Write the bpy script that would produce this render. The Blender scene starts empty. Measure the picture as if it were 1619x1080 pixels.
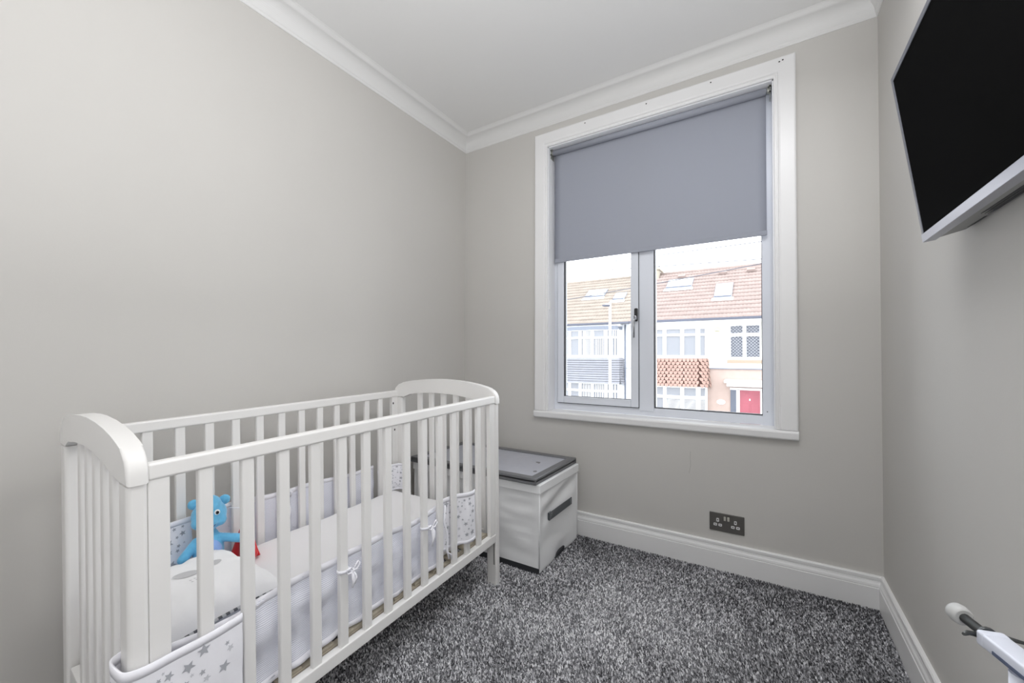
import bpy, bmesh, math, random
import numpy as np
from mathutils import Vector, Matrix, noise
random.seed(7)
PI = math.pi
scene = bpy.context.scene
COL = scene.collection

# ------------------------------------------------------------------ camera, sky, lights, exposure
cam_d = bpy.data.cameras.new('camera')
cam = bpy.data.objects.new('camera', cam_d); COL.objects.link(cam)
cam_d.sensor_width = 36.0
cam_d.lens = 640.78 * 36.0 / 1619.0
cam_d.shift_y = 13.45 / 1619.0
cam_d.clip_start = 0.02; cam_d.clip_end = 200
yaw, pitch, roll = 0.5581, 0.0150, 0.0024
Rv = Vector((math.cos(yaw), math.sin(yaw), 0))
Fv = Vector((-math.sin(yaw) * math.cos(pitch), math.cos(yaw) * math.cos(pitch), math.sin(pitch)))
Uv = Rv.cross(Fv)
R2 = Rv * math.cos(roll) + Uv * math.sin(roll)
U2 = -Rv * math.sin(roll) + Uv * math.cos(roll)
M = Matrix((R2, U2, -Fv)).transposed().to_4x4()
M.translation = Vector((0, 0, 1.0135))
cam.matrix_world = M
scene.camera = cam

scene.view_settings.view_transform = 'Standard'
scene.view_settings.look = 'None'
scene.view_settings.gamma = 1.0
scene.view_settings.use_curve_mapping = False
scene.view_settings.exposure = 0.08

world = bpy.data.worlds.new('world'); scene.world = world
world.use_nodes = True
bg = world.node_tree.nodes['Background']
bg.inputs[0].default_value = (0.93, 0.96, 1.0, 1)
bg.inputs[1].default_value = 4.8

def area(name, loc, target, sx, sy, watts, colour=(1, 1, 1)):
    d = bpy.data.lights.new(name, 'AREA'); d.shape = 'RECTANGLE'
    d.size = sx; d.size_y = sy; d.energy = watts; d.color = colour
    o = bpy.data.objects.new(name, d); COL.objects.link(o)
    o.location = loc
    o.rotation_euler = (Vector(target) - Vector(loc)).to_track_quat('-Z', 'Y').to_euler()
    return o
area('overhead_fill', (-0.12, 0.98, 2.44), (-0.55, 0.72, 0.0), 0.6, 0.9, 15, (0.972, 0.976, 1))  # added fill from above, no fitting modelled; lights cot and floor
area('right_side_fill', (0.34, -0.45, 1.15), (-1.7, 0.75, 0.9), 0.5, 1.3, 7.5, (0.972, 0.976, 1))  # invented fill behind the camera, brightens left wall and cot front
area('left_side_fill', (-1.45, -0.75, 1.25), (0.4, 0.95, 0.9), 0.6, 1.3, 3.0, (0.972, 0.976, 1))  # unseen weak fill, added to lift the right wall
area('ceiling_bounce_fill', (0.00, -0.05, 1.20), (0.00, -0.05, 2.5), 0.7, 0.8, 33, (0.972, 0.976, 1))  # added fill aimed straight up so the ceiling bounces light
scene.cycles.max_bounces = 12
scene.cycles.diffuse_bounces = 8
scene.cycles.sample_clamp_indirect = 6
scene.cycles.use_denoising = True

# ------------------------------------------------------------------ room measures (metres, z = 0 on the carpet)
D, XL, XR, ZB, ZC = 2.175, -1.737, 0.398, -2.2, 2.487      # window wall, left wall, right wall, rear wall, ceiling
WX0, WX1, WZ0, WZ1 = -1.105, 0.040, 0.690, 2.276           # window opening

# ------------------------------------------------------------------ materials
def srgb(r, g, b):
    f = lambda c: (c / 255) / 12.92 if c / 255 <= 0.04045 else ((c / 255 + 0.055) / 1.055) ** 2.4
    return (f(r), f(g), f(b), 1)
MATS = {}
def mat(name, col, rough=0.5, metal=0.0, bump=0.0, scale=60, detail=3, var=0.0, vscale=4, coat=0.0, spec=0.5, sheen=0.0):
    if name in MATS: return MATS[name]
    m = bpy.data.materials.new(name); m.use_nodes = True
    nt = m.node_tree; b = nt.nodes['Principled BSDF']
    b.inputs['Base Color'].default_value = col
    b.inputs['Roughness'].default_value = rough
    b.inputs['Metallic'].default_value = metal
    b.inputs['Coat Weight'].default_value = coat
    b.inputs['Specular IOR Level'].default_value = spec
    b.inputs['Sheen Weight'].default_value = sheen
    tc = nt.nodes.new('ShaderNodeTexCoord')
    if var > 0:
        n = nt.nodes.new('ShaderNodeTexNoise'); n.inputs['Scale'].default_value = vscale; n.inputs['Detail'].default_value = 5
        nt.links.new(tc.outputs['Object'], n.inputs['Vector'])
        r = nt.nodes.new('ShaderNodeValToRGB')
        c = np.array(col[:3])
        r.color_ramp.elements[0].position = 0.3; r.color_ramp.elements[1].position = 0.7
        r.color_ramp.elements[0].color = (*(c * (1 - var)), 1)
        r.color_ramp.elements[1].color = (*np.minimum(c * (1 + var), 1), 1)
        nt.links.new(n.outputs['Fac'], r.inputs['Fac']); nt.links.new(r.outputs['Color'], b.inputs['Base Color'])
    if bump > 0:
        n2 = nt.nodes.new('ShaderNodeTexNoise'); n2.inputs['Scale'].default_value = scale; n2.inputs['Detail'].default_value = detail
        nt.links.new(tc.outputs['Object'], n2.inputs['Vector'])
        bp = nt.nodes.new('ShaderNodeBump'); bp.inputs['Strength'].default_value = bump; bp.inputs['Distance'].default_value = 0.002
        nt.links.new(n2.outputs['Fac'], bp.inputs['Height']); nt.links.new(bp.outputs['Normal'], b.inputs['Normal'])
    MATS[name] = m
    return m
m_wall = mat('greige_wall_paint', srgb(199, 197, 193), 0.75, bump=0.06, scale=160, var=0.012, vscale=2.2, spec=0.3)
m_ceil = mat('ceiling_paint', srgb(228, 228, 227), 0.9, bump=0.05, scale=90, spec=0.2)
m_cove = mat('coving_paint', srgb(222, 222, 221), 0.6, bump=0.03, scale=60)
m_trim = mat('gloss_trim_paint', srgb(232, 232, 232), 0.32, bump=0.02, scale=30, var=0.01, vscale=6)
m_frame = mat('window_frame_white', srgb(222, 226, 234), 0.3)
m_gasket = mat('rubber_gasket', srgb(38, 38, 44), 0.6)
m_white_wood = mat('satin_white_wood', srgb(232, 231, 229), 0.34, bump=0.03, scale=25, var=0.008, vscale=9)
m_base_wood = mat('bed_base_wood', srgb(176, 168, 152), 0.6, var=0.12, vscale=14)
m_dark = mat('dark_hole', srgb(28, 27, 27), 0.7)
m_sheet = mat('white_sheet', srgb(236, 235, 236), 0.85, bump=0.15, scale=35, sheen=0.1)
m_bind = mat('white_binding', srgb(240, 240, 246), 0.8, bump=0.1, scale=120)
m_starcloth = mat('white_star_cloth', srgb(238, 238, 243), 0.85, bump=0.12, scale=90)
m_star = mat('grey_star_print', srgb(170, 172, 178), 0.85)
m_star_light = mat('pale_grey_star_print', srgb(204, 205, 210), 0.85)
m_pillow = mat('cream_velour', srgb(240, 240, 241), 0.9, bump=0.25, scale=70, sheen=0.3)
m_grey_print = mat('grey_print', srgb(196, 196, 198), 0.9)
m_ging_d = mat('gingham_dark', srgb(84, 86, 92), 0.9)
m_ging_l = mat('gingham_light', srgb(176, 178, 182), 0.9)
m_grey_cloth = mat('grey_under_cloth', srgb(128, 131, 142), 0.9, bump=0.1, scale=80)
m_vinyl = mat('grey_vinyl', srgb(104, 105, 108), 0.38, bump=0.12, scale=18, spec=0.6)
m_boxcloth = mat('white_box_cloth', srgb(236, 237, 238), 0.6, bump=0.06, scale=45)
m_boxdark = mat('charcoal_cloth', srgb(50, 52, 56), 0.7, bump=0.2, scale=80)
m_handle = mat('grey_webbing', srgb(78, 82, 86), 0.55, bump=0.3, scale=140)
m_socket = mat('brushed_graphite', srgb(92, 90, 87), 0.42, metal=0.15)
m_socketwhite = mat('socket_white', srgb(232, 232, 232), 0.35)
m_screen = mat('tv_screen', srgb(15, 15, 15), 0.75, spec=0.01)
m_silver = mat('tv_silver', srgb(176, 177, 186), 0.32, metal=0.55)
m_tvback = mat('tv_grey_plastic', srgb(150, 150, 148), 0.45)
m_tvblack = mat('tv_vent_black', srgb(22, 24, 28), 0.5)
m_blind_d = None
m_chrome = mat('chrome', srgb(190, 192, 196), 0.22, metal=0.9)
m_black = mat('black_plastic', srgb(30, 31, 34), 0.35)
m_gun = mat('dark_threaded_steel', srgb(92, 94, 94), 0.35, metal=0.8)
m_rubber = mat('pale_grey_rubber', srgb(190, 191, 190), 0.4)
m_gate = mat('gate_white_enamel', srgb(222, 226, 238), 0.3)
m_gateblue = mat('gate_shaded_slot', srgb(88, 98, 122), 0.5)
m_plush = mat('blue_plush', srgb(104, 182, 222), 0.95, bump=0.7, scale=170, var=0.12, vscale=40, sheen=0.4)
m_plush_b = mat('lavender_blue_plush', srgb(142, 174, 228), 0.95, bump=0.7, scale=170, var=0.12, vscale=40, sheen=0.4)
m_red = mat('red_fleece', srgb(206, 14, 26), 0.9, bump=0.3, scale=120, sheen=0.3)
m_eye = mat('eye_black', srgb(14, 13, 20), 0.12)
m_eyew = mat('eye_white', srgb(240, 240, 240), 0.3)

# roller blind: woven fabric, lets a little light through
m_blind = bpy.data.materials.new('blue_grey_blind_fabric'); m_blind.use_nodes = True
nt = m_blind.node_tree; b = nt.nodes['Principled BSDF']
b.inputs['Base Color'].default_value = srgb(165, 169, 180); b.inputs['Roughness'].default_value = 0.85
tr = nt.nodes.new('ShaderNodeBsdfTranslucent'); tr.inputs['Color'].default_value = srgb(150, 156, 176)
mx = nt.nodes.new('ShaderNodeMixShader'); mx.inputs[0].default_value = 0.13
out = nt.nodes['Material Output']
nt.links.new(b.outputs[0], mx.inputs[1]); nt.links.new(tr.outputs[0], mx.inputs[2]); nt.links.new(mx.outputs[0], out.inputs['Surface'])
wv = nt.nodes.new('ShaderNodeTexNoise'); wv.inputs['Scale'].default_value = 400
bp = nt.nodes.new('ShaderNodeBump'); bp.inputs['Strength'].default_value = 0.1; bp.inputs['Distance'].default_value = 0.001
tc = nt.nodes.new('ShaderNodeTexCoord'); nt.links.new(tc.outputs['Object'], wv.inputs['Vector'])
nt.links.new(wv.outputs['Fac'], bp.inputs['Height']); nt.links.new(bp.outputs['Normal'], b.inputs['Normal'])

# window glass: clear, thin, a little reflective
m_glass = bpy.data.materials.new('clear_glass'); m_glass.use_nodes = True
nt = m_glass.node_tree; nt.nodes.remove(nt.nodes['Principled BSDF'])
tp = nt.nodes.new('ShaderNodeBsdfTransparent'); tp.inputs[0].default_value = (0.97, 0.98, 0.98, 1)
gl = nt.nodes.new('ShaderNodeBsdfGlossy'); gl.inputs['Roughness'].default_value = 0.02
fr = nt.nodes.new('ShaderNodeFresnel'); fr.inputs['IOR'].default_value = 1.35
mx = nt.nodes.new('ShaderNodeMixShader')
nt.links.new(fr.outputs[0], mx.inputs[0]); nt.links.new(tp.outputs[0], mx.inputs[1]); nt.links.new(gl.outputs[0], mx.inputs[2])
nt.links.new(mx.outputs[0], nt.nodes['Material Output'].inputs['Surface'])

# ribbed bumper mesh: fine horizontal ribs
m_rib = bpy.data.materials.new('white_ribbed_mesh_cloth'); m_rib.use_nodes = True
nt = m_rib.node_tree; b = nt.nodes['Principled BSDF']; b.inputs['Roughness'].default_value = 0.8
tc = nt.nodes.new('ShaderNodeTexCoord')
w = nt.nodes.new('ShaderNodeTexWave'); w.bands_direction = 'Z'; w.inputs['Scale'].default_value = 72; w.inputs['Distortion'].default_value = 0.6
nt.links.new(tc.outputs['Object'], w.inputs['Vector'])
r = nt.nodes.new('ShaderNodeValToRGB'); r.color_ramp.elements[0].color = srgb(204, 206, 218); r.color_ramp.elements[1].color = srgb(240, 241, 249)
r.color_ramp.elements[0].position = 0.15; r.color_ramp.elements[1].position = 0.6
nt.links.new(w.outputs['Fac'], r.inputs['Fac']); nt.links.new(r.outputs['Color'], b.inputs['Base Color'])
bp = nt.nodes.new('ShaderNodeBump'); bp.inputs['Strength'].default_value = 0.4; bp.inputs['Distance'].default_value = 0.001
nt.links.new(w.outputs['Fac'], bp.inputs['Height']); nt.links.new(bp.outputs['Normal'], b.inputs['Normal'])

# carpet tufts: colour comes with each tuft
m_pile = bpy.data.materials.new('grey_flecked_pile'); m_pile.use_nodes = True
nt = m_pile.node_tree; b = nt.nodes['Principled BSDF']; b.inputs['Roughness'].default_value = 0.9
b.inputs['Specular IOR Level'].default_value = 0.2; b.inputs['Sheen Weight'].default_value = 0.25
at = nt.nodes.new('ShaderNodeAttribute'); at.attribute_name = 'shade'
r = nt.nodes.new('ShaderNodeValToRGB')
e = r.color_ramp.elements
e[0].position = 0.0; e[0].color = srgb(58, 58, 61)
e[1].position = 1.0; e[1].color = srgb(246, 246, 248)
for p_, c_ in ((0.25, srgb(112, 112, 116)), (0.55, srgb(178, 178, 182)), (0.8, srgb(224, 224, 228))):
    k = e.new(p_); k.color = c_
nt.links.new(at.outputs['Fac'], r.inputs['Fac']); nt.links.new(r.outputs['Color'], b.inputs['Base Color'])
m_backing = bpy.data.materials.new('carpet_ground'); m_backing.use_nodes = True
nt = m_backing.node_tree; b = nt.nodes['Principled BSDF']; b.inputs['Roughness'].default_value = 1
tc = nt.nodes.new('ShaderNodeTexCoord'); n = nt.nodes.new('ShaderNodeTexNoise'); n.inputs['Scale'].default_value = 260
r = nt.nodes.new('ShaderNodeValToRGB'); r.color_ramp.elements[0].position = 0.35; r.color_ramp.elements[1].position = 0.68
r.color_ramp.elements[0].color = srgb(46, 46, 49); r.color_ramp.elements[1].color = srgb(196, 196, 200)
nt.links.new(tc.outputs['Object'], n.inputs['Vector']); nt.links.new(n.outputs['Fac'], r.inputs['Fac']); nt.links.new(r.outputs['Color'], b.inputs['Base Color'])

# ------------------------------------------------------------------ helpers
def link(name, me, parent=None, m=None, smooth=False):
    o = bpy.data.objects.new(name, me); COL.objects.link(o)
    if m is not None:
        for k in (m if isinstance(m, (list, tuple)) else [m]): me.materials.append(k)
    if smooth:
        me.polygons.foreach_set('use_smooth', [True] * len(me.polygons))
    if parent is not None: o.parent = parent
    return o
def crisp(o, ang=35):
    # rounded edges stay round, broad faces stay flat
    o.data.set_sharp_from_angle(angle=math.radians(ang))
    md = o.modifiers.new('n', 'WEIGHTED_NORMAL'); md.keep_sharp = True; md.weight = 80
    return o
def from_bm(name, bm, m=None, parent=None, smooth=False):
    bmesh.ops.recalc_face_normals(bm, faces=bm.faces[:])
    me = bpy.data.meshes.new(name); bm.to_mesh(me); bm.free()
    return link(name, me, parent, m, smooth)
def from_py(name, v, f, m=None, parent=None, smooth=False):
    me = bpy.data.meshes.new(name); me.from_pydata([tuple(map(float, p)) for p in v], [], f); me.update()
    return link(name, me, parent, m, smooth)
def dup(o, parent=None, loc=None):
    c = o.copy(); COL.objects.link(c); c.parent = parent if parent is not None else o.parent
    if loc is not None: c.location = loc
    return c
def empty(name, loc=(0, 0, 0), rz=0):
    o = bpy.data.objects.new(name, None); COL.objects.link(o); o.location = loc; o.rotation_euler = (0, 0, rz); o.empty_display_size = 0.1
    return o
def tag(o, label, cat, group=None):
    o['label'] = label; o['category'] = cat
    if group: o['group'] = group
    return o
def struct(o, label=None):
    o['kind'] = 'structure'
    if label: o['label'] = label
    return o
def bxx(bm, x0, x1, y0, y1, z0, z1, bev=0.0, seg=2, mi=0):
    vs = [bm.verts.new(p) for p in ((x0, y0, z0), (x1, y0, z0), (x1, y1, z0), (x0, y1, z0), (x0, y0, z1), (x1, y0, z1), (x1, y1, z1), (x0, y1, z1))]
    fs = [bm.faces.new([vs[i] for i in q]) for q in ((0, 3, 2, 1), (4, 5, 6, 7), (0, 1, 5, 4), (1, 2, 6, 5), (2, 3, 7, 6), (3, 0, 4, 7))]
    for f in fs: f.material_index = mi
    if bev > 0:
        es = list({e for f in fs for e in f.edges})
        bmesh.ops.bevel(bm, geom=es, offset=bev, segments=seg, profile=0.5, affect='EDGES')
    return vs
def box(name, x0, x1, y0, y1, z0, z1, m, parent=None, bev=0.0, seg=2, smooth=False):
    bm = bmesh.new(); bxx(bm, min(x0, x1), max(x0, x1), min(y0, y1), max(y0, y1), min(z0, z1), max(z0, z1), bev, seg)
    o = from_bm(name, bm, m, parent, smooth or bev > 0)
    return crisp(o) if (smooth or bev > 0) else o
def tube_bm(bm, pts, rad, n=10, flat=1.0, caps=True, up=Vector((0, 0, 1)), mi=None):
    pts = [Vector(p) for p in pts]; rings = []
    for i, p in enumerate(pts):
        t = (pts[min(i + 1, len(pts) - 1)] - pts[max(i - 1, 0)]).normalized()
        u = up if abs(t.dot(up)) < 0.95 else Vector((1, 0, 0))
        s = t.cross(u).normalized(); w = s.cross(t).normalized()
        r = rad[i] if isinstance(rad, (list, tuple)) else rad
        rings.append([bm.verts.new(p + s * math.cos(2 * PI * k / n) * r + w * math.sin(2 * PI * k / n) * r * flat) for k in range(n)])
    for i in range(len(rings) - 1):
        for k in range(n):
            f = bm.faces.new((rings[i][k], rings[i][(k + 1) % n], rings[i + 1][(k + 1) % n], rings[i + 1][k]))
            f.smooth = True
            if mi is not None: f.material_index = mi(i) if callable(mi) else mi
    if caps:
        bm.faces.new(rings[0][::-1]); bm.faces.new(rings[-1])
def tube(name, pts, rad, m, parent=None, n=10, flat=1.0):
    bm = bmesh.new(); tube_bm(bm, pts, rad, n, flat)
    return from_bm(name, bm, m, parent)
def prism(name, poly, axis, c0, c1, m, parent=None, bev=0, seg=2, smooth=False):
    """poly in the two other axes, extruded along axis from c0 to c1"""
    bm = bmesh.new()
    def P(p, c):
        if axis == 'X': return (c, p[0], p[1])
        if axis == 'Y': return (p[0], c, p[1])
        return (p[0], p[1], c)
    a = [bm.verts.new(P(p, c0)) for p in poly]; b2 = [bm.verts.new(P(p, c1)) for p in poly]
    f0 = bm.faces.new(a); f1 = bm.faces.new(b2[::-1]); n = len(poly)
    for i in range(n): bm.faces.new((a[i], b2[i], b2[(i + 1) % n], a[(i + 1) % n]))
    if bev > 0:
        es = list(set(f0.edges) | set(f1.edges))
        bmesh.ops.bevel(bm, geom=es, offset=bev, segments=seg, profile=0.5, affect='EDGES')
    return from_bm(name, bm, m, parent, smooth)
def mould(name, prof, p0, p1, n, m0, m1, m, parent=None):
    """prof: (distance out from the wall, z) closed; swept p0 -> p1 (xy), n = unit vector into the room; mitre factors m0, m1"""
    p0 = Vector((*p0, 0)); p1 = Vector((*p1, 0)); n = Vector((*n, 0)); d = (p1 - p0).normalized()
    v = []
    for base, mf in ((p0, m0), (p1, m1)):
        for o_, z in prof: v.append(base + n * o_ + d * (mf * o_) + Vector((0, 0, z)))
    k = len(prof); f = [tuple(range(k))[::-1], tuple(range(k, 2 * k))] + [(i, (i + 1) % k, k + (i + 1) % k, k + i) for i in range(k)]
    bm = bmesh.new(); vs = [bm.verts.new(p) for p in v]
    for q in f: bm.faces.new([vs[i] for i in q])
    return from_bm(name, bm, m, parent)
def catmull(P, n=10):
    P = [np.array(p, float) for p in P]; Q = [2 * P[0] - P[1]] + P + [2 * P[-1] - P[-2]]; out = []
    for i in range(1, len(Q) - 2):
        for k in range(n):
            t = k / n
            out.append(0.5 * ((2 * Q[i]) + (-Q[i - 1] + Q[i + 1]) * t + (2 * Q[i - 1] - 5 * Q[i] + 4 * Q[i + 1] - Q[i + 2]) * t * t + (-Q[i - 1] + 3 * Q[i] - 3 * Q[i + 1] + Q[i + 2]) * t ** 3))
    out.append(P[-1]); return out

# ------------------------------------------------------------------ room shell
TH = 0.22
struct(box('floor', XL - TH, XR + TH, ZB - TH, D + 0.22, -0.12, 0.0, m_backing), 'grey flecked fitted carpet')
struct(box('ceiling', XL - TH, XR + TH, ZB - TH, D + 0.22, ZC, ZC + 0.15, m_ceil), 'plain white ceiling')
struct(box('wall_left', XL - TH, XL, ZB, D, 0, ZC, m_wall), 'plain greige wall behind the cot')
struct(box('wall_right', XR, XR + TH, ZB, D, 0, ZC, m_wall), 'plain greige wall carrying the television')
struct(box('wall_rear', XL - TH, XR + TH, ZB - TH, ZB, 0, ZC, m_wall))
bm = bmesh.new()                                            # window wall with its opening
for x0, x1, z0, z1 in ((XL - TH, WX0 - 0.005, 0, ZC), (WX1 + 0.005, XR + TH, 0, ZC), (WX0 - 0.005, WX1 + 0.005, 0, WZ0 - 0.02), (WX0 - 0.005, WX1 + 0.005, WZ1 + 0.005, ZC)):
    bxx(bm, x0, x1, D, D + 0.22, z0, z1)
struct(from_bm('wall_back', bm, m_wall), 'greige wall with the window')

wb = bpy.data.objects['wall_back']                       # hairline scratch in the paint under the window
v = []; sc_ = [(-0.3160, 0.545), (-0.3175, 0.510), (-0.3150, 0.478), (-0.3225, 0.437)]
for x, z in sc_: v += [(x - 0.0007, D - 0.0004, z), (x + 0.0007, D - 0.0004, z)]
from_py('paint_scratch', v, [(2 * i, 2 * i + 1, 2 * i + 3, 2 * i + 2) for i in range(3)], mat('scratch_grey', srgb(158, 157, 153), 0.8), wb)

# skirting with its moulded top, coving round the ceiling
sk = [(0, 0), (0.018, 0), (0.018, 0.088), (0.0155, 0.0895), (0.0155, 0.092), (0.017, 0.0935), (0.0155, 0.102), (0.0125, 0.109), (0.0115, 0.1145), (0.0095, 0.1155), (0.0095, 0.118), (0.0125, 0.1195), (0.0125, 0.130), (0.010, 0.134), (0, 0.1345)]
struct(mould('baseboard_back', sk, (XL, D), (XR, D), (0, -1), 1, -1, m_trim), 'white moulded skirting board under the window')
struct(mould('baseboard_right', sk, (XR, D), (XR, ZB), (-1, 0), 1, -1, m_trim), 'white moulded skirting board along the right wall')
c = 0.084
cv = [(0, ZC), (0, ZC - c), (0.003, ZC - c), (0.005, ZC - c + 0.003), (0.006, ZC - c + 0.010), (0.009, ZC - c + 0.014)]
for k in range(1, 12):
    a_ = k / 12 * PI / 2
    cv.append((0.009 + 0.052 * (1 - math.cos(a_)), ZC - c + 0.014 + 0.055 * math.sin(a_)))
cv += [(0.063, ZC - 0.0145), (0.068, ZC - 0.0125), (0.074, ZC - 0.008), (0.080, ZC - 0.0035), (c + 0.002, ZC - 0.001), (c + 0.002, ZC)]
for nm, p0, p1, n_ in (('trim_1', (XL, ZB), (XL, D), (1, 0)), ('trim_2', (XL, D), (XR, D), (0, -1)), ('trim_3', (XR, D), (XR, ZB), (-1, 0))):
    struct(mould(nm, cv, p0, p1, n_, 1, -1, m_cove), 'white plaster coving')

# ------------------------------------------------------------------ window
win = struct(empty('window_1', ((WX0 + WX1) / 2, D, WZ0)), 'white framed casement window with moulded architrave')
WO = Vector(win.location)
def shift(o):                                              # window parts are modelled in room coordinates
    o.data.transform(Matrix.Translation(-WO)); return o
def wbox(name, *a, m=m_frame, bev=0.003, parent=win): return shift(box(name, *a, m, parent, bev))
# architrave: profile (distance outward from the opening, thickness into the room), mitred
AW = 0.082
ap = [(-0.001, 0.0), (-0.001, 0.010), (0.003, 0.013), (0.008, 0.013), (0.010, 0.010), (0.013, 0.010), (0.017, 0.0165), (0.024, 0.0185), (0.074, 0.0200), (0.078, 0.019), (AW, 0.015), (AW, 0.0)]
def arch_side(name, A, B, outdir, mA, mB):
    A = Vector(A); B = Vector(B); d = (B - A).normalized(); o = Vector(outdir)
    bm = bmesh.new(); R = []
    for base, mf in ((A, mA), (B, mB)):
        R.append([bm.verts.new(base + o * u + d * (mf * u) + Vector((0, -w_, 0))) for u, w_ in ap])
    k = len(ap)
    bm.faces.new(R[0]); bm.faces.new(R[1][::-1])
    for i in range(k): bm.faces.new((R[0][i], R[1][i], R[1][(i + 1) % k], R[0][(i + 1) % k]))
    return shift(from_bm(name, bm, m_trim, win))
arch_side('architrave', (WX0, D, WZ0), (WX0, D, WZ1), (-1, 0, 0), -0.0, 1)
arch_side('architrave', (WX0, D, WZ1), (WX1, D, WZ1), (0, 0, 1), -1, 1)
arch_side('architrave', (WX1, D, WZ1), (WX1, D, WZ0), (1, 0, 0), -1, 0)
for x, z in ((0.075, 2.338), (0.062, 2.334), (-0.215, 2.34), (-0.52, 2.337), (-0.86, 2.339)):   # old nail holes in the head
    shift(from_py('nail_hole', [(x + 0.0035 * math.cos(k), D - 0.0207, z + 0.0035 * math.sin(k)) for k in np.linspace(0, 2 * PI, 9)[:-1]], [tuple(range(8))], m_dark, win))
# sill board with a rounded nose, running the width of the architrave
sill = [(D + 0.085, WZ0), (D - 0.018, WZ0 - 0.002), (D - 0.024, WZ0 - 0.006), (D - 0.026, WZ0 - 0.012), (D - 0.024, WZ0 - 0.036), (D - 0.020, WZ0 - 0.042), (D, WZ0 - 0.042), (D, WZ0 - 0.02), (D + 0.085, WZ0 - 0.02)]
shift(prism('window_sill', sill, 'X', WX0 - AW - 0.001, WX1 + AW + 0.001, m_trim, win))
# reveal linings
FY = D + 0.085                                              # front plane of the window frame
lin = mat('reveal_lining_paint', srgb(236, 237, 240), 0.4)
wbox('reveal_lining', WX0 - 0.004, WX0 + 0.006, D + 0.001, D + 0.20, WZ0, WZ1, m=lin, bev=0)
wbox('reveal_lining', WX1 - 0.006, WX1 + 0.004, D + 0.001, D + 0.20, WZ0, WZ1, m=lin, bev=0)
wbox('reveal_lining', WX0, WX1, D + 0.001, D + 0.20, WZ1 - 0.006, WZ1 + 0.004, m=lin, bev=0)
# outer frame
FX0, FX1, FZ0, FZ1 = -1.094, 0.029, 0.700, 2.262
wbox('window_frame', FX0 - 0.014, FX0 + 0.018, FY, FY + 0.07, FZ0 - 0.012, FZ1)
wbox('window_frame', -0.011, FX1 + 0.012, FY, FY + 0.07, FZ0 - 0.012, FZ1)
wbox('window_frame', FX0, FX1, FY + 0.0008, FY + 0.069, FZ0 - 0.010, 0.732)
wbox('window_frame', FX0, FX1, FY + 0.0008, FY + 0.069, FZ1 - 0.04, FZ1 - 0.001)
wbox('window_frame', -0.587, -0.508, FY - 0.004, FY + 0.07, 0.715, FZ1 - 0.03, bev=0.004)
# glazing bead of the fixed light
wbox('glazing_bead', -0.508, -0.013, FY + 0.004, FY + 0.05, 0.722, 0.737, bev=0.002)
# opening sash on the left
SY = FY - 0.012
def hollow(name, x0, x1, z0, z1, wl, wr, wb, wt, y0, y1, m, bev=0.003):
    bm = bmesh.new()
    bxx(bm, x0, x0 + wl, y0, y1, z0, z1, bev); bxx(bm, x1 - wr, x1, y0, y1, z0, z1, bev)
    bxx(bm, x0 + wl, x1 - wr, y0, y1, z0, z0 + wb, bev); bxx(bm, x0 + wl, x1 - wr, y0, y1, z1 - wt, z1, bev)
    return shift(from_bm(name, bm, m, win))
hollow('window_sash', -1.075, -0.588, 0.733, 2.225, 0.040, 0.042, 0.040, 0.04, SY, SY + 0.05, m_frame)
hollow('gasket', -1.076, -0.586, 0.730, 2.228, 0.003, 0.003, 0.003, 0.003, SY + 0.004, SY + 0.016, m_gasket, 0)
hollow('gasket', -1.037, -0.628, 0.771, 2.19, 0.007, 0.003, 0.004, 0.004, SY + 0.008, SY + 0.03, m_gasket, 0)
hollow('gasket', -0.510, -0.009, 0.735, 2.225, 0.006, 0.004, 0.004, 0.004, FY + 0.003, FY + 0.03, m_gasket, 0)
wbox('pane', -1.037, -0.628, SY + 0.022, SY + 0.026, 0.771, 2.19, m=m_glass, bev=0)
wbox('pane', -0.509, -0.010, FY + 0.022, FY + 0.026, 0.735, 2.225, m=m_glass, bev=0)
wbox('drain_cap', 0.006, 0.010, FY - 0.002, FY, 0.752, 0.756, m=m_dark, bev=0)
# handle
h = wbox('window_handle', -0.608, -0.588, SY - 0.014, SY - 0.0005, 1.205, 1.278, m=m_black, bev=0.006)
hh = shift(box('handle_lever', -0.605, -0.591, SY - 0.038, SY - 0.0145, 1.212, 1.236, m_chrome, win, 0.005)); hh.parent = h
bm = bmesh.new(); tube_bm(bm, [(-0.598, SY - 0.034, 1.226), (-0.600, SY - 0.040, 1.205), (-0.601, SY - 0.041, 1.18), (-0.601, SY - 0.040, 1.115)], [0.007, 0.0065, 0.006, 0.0065], 10, 0.8)
hl = shift(from_bm('handle_lever', bm, m_chrome, win)); hl.parent = h
hk = shift(box('keyhole', -0.601, -0.595, SY - 0.0395, SY - 0.037, 1.219, 1.229, m_dark, win)); hk.parent = h

# ------------------------------------------------------------------ roller blind
bl = tag(empty('roller_blind', (-0.53, D + 0.03, 2.24)), 'blue-grey roller blind pulled half way down the window', 'blind')
BO = Vector(bl.location)
def bshift(o): o.data.transform(Matrix.Translation(-BO)); return o
ry, rz_, rr = D + 0.043, 2.2515, 0.0165
bm = bmesh.new(); tube_bm(bm, [(-1.088, ry, rz_), (0.011, ry, rz_)], rr, 28)
bshift(from_bm('roller', bm, m_blind, bl))
v, f = [], []                                              # cloth falls from the back of the roller
nx, nz = 26, 40
for i in range(nx + 1):
    for j in range(nz + 1):
        x = -1.086 + 1.096 * i / nx; z = rz_ + 0.004 - (rz_ + 0.004 - 1.588) * j / nz
        y = ry + rr + 0.0005 + 0.0016 * math.sin(i * 0.5) * (j / nz) + (0.001 * (j / nz) ** 2)
        v.append((x, y, z))
for i in range(nx):
    for j in range(nz):
        a_ = i * (nz + 1) + j; f.append((a_, a_ + nz + 1, a_ + nz + 2, a_ + 1))
cl = bshift(from_py('blind_cloth', v, f, m_blind, bl, True))
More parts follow.
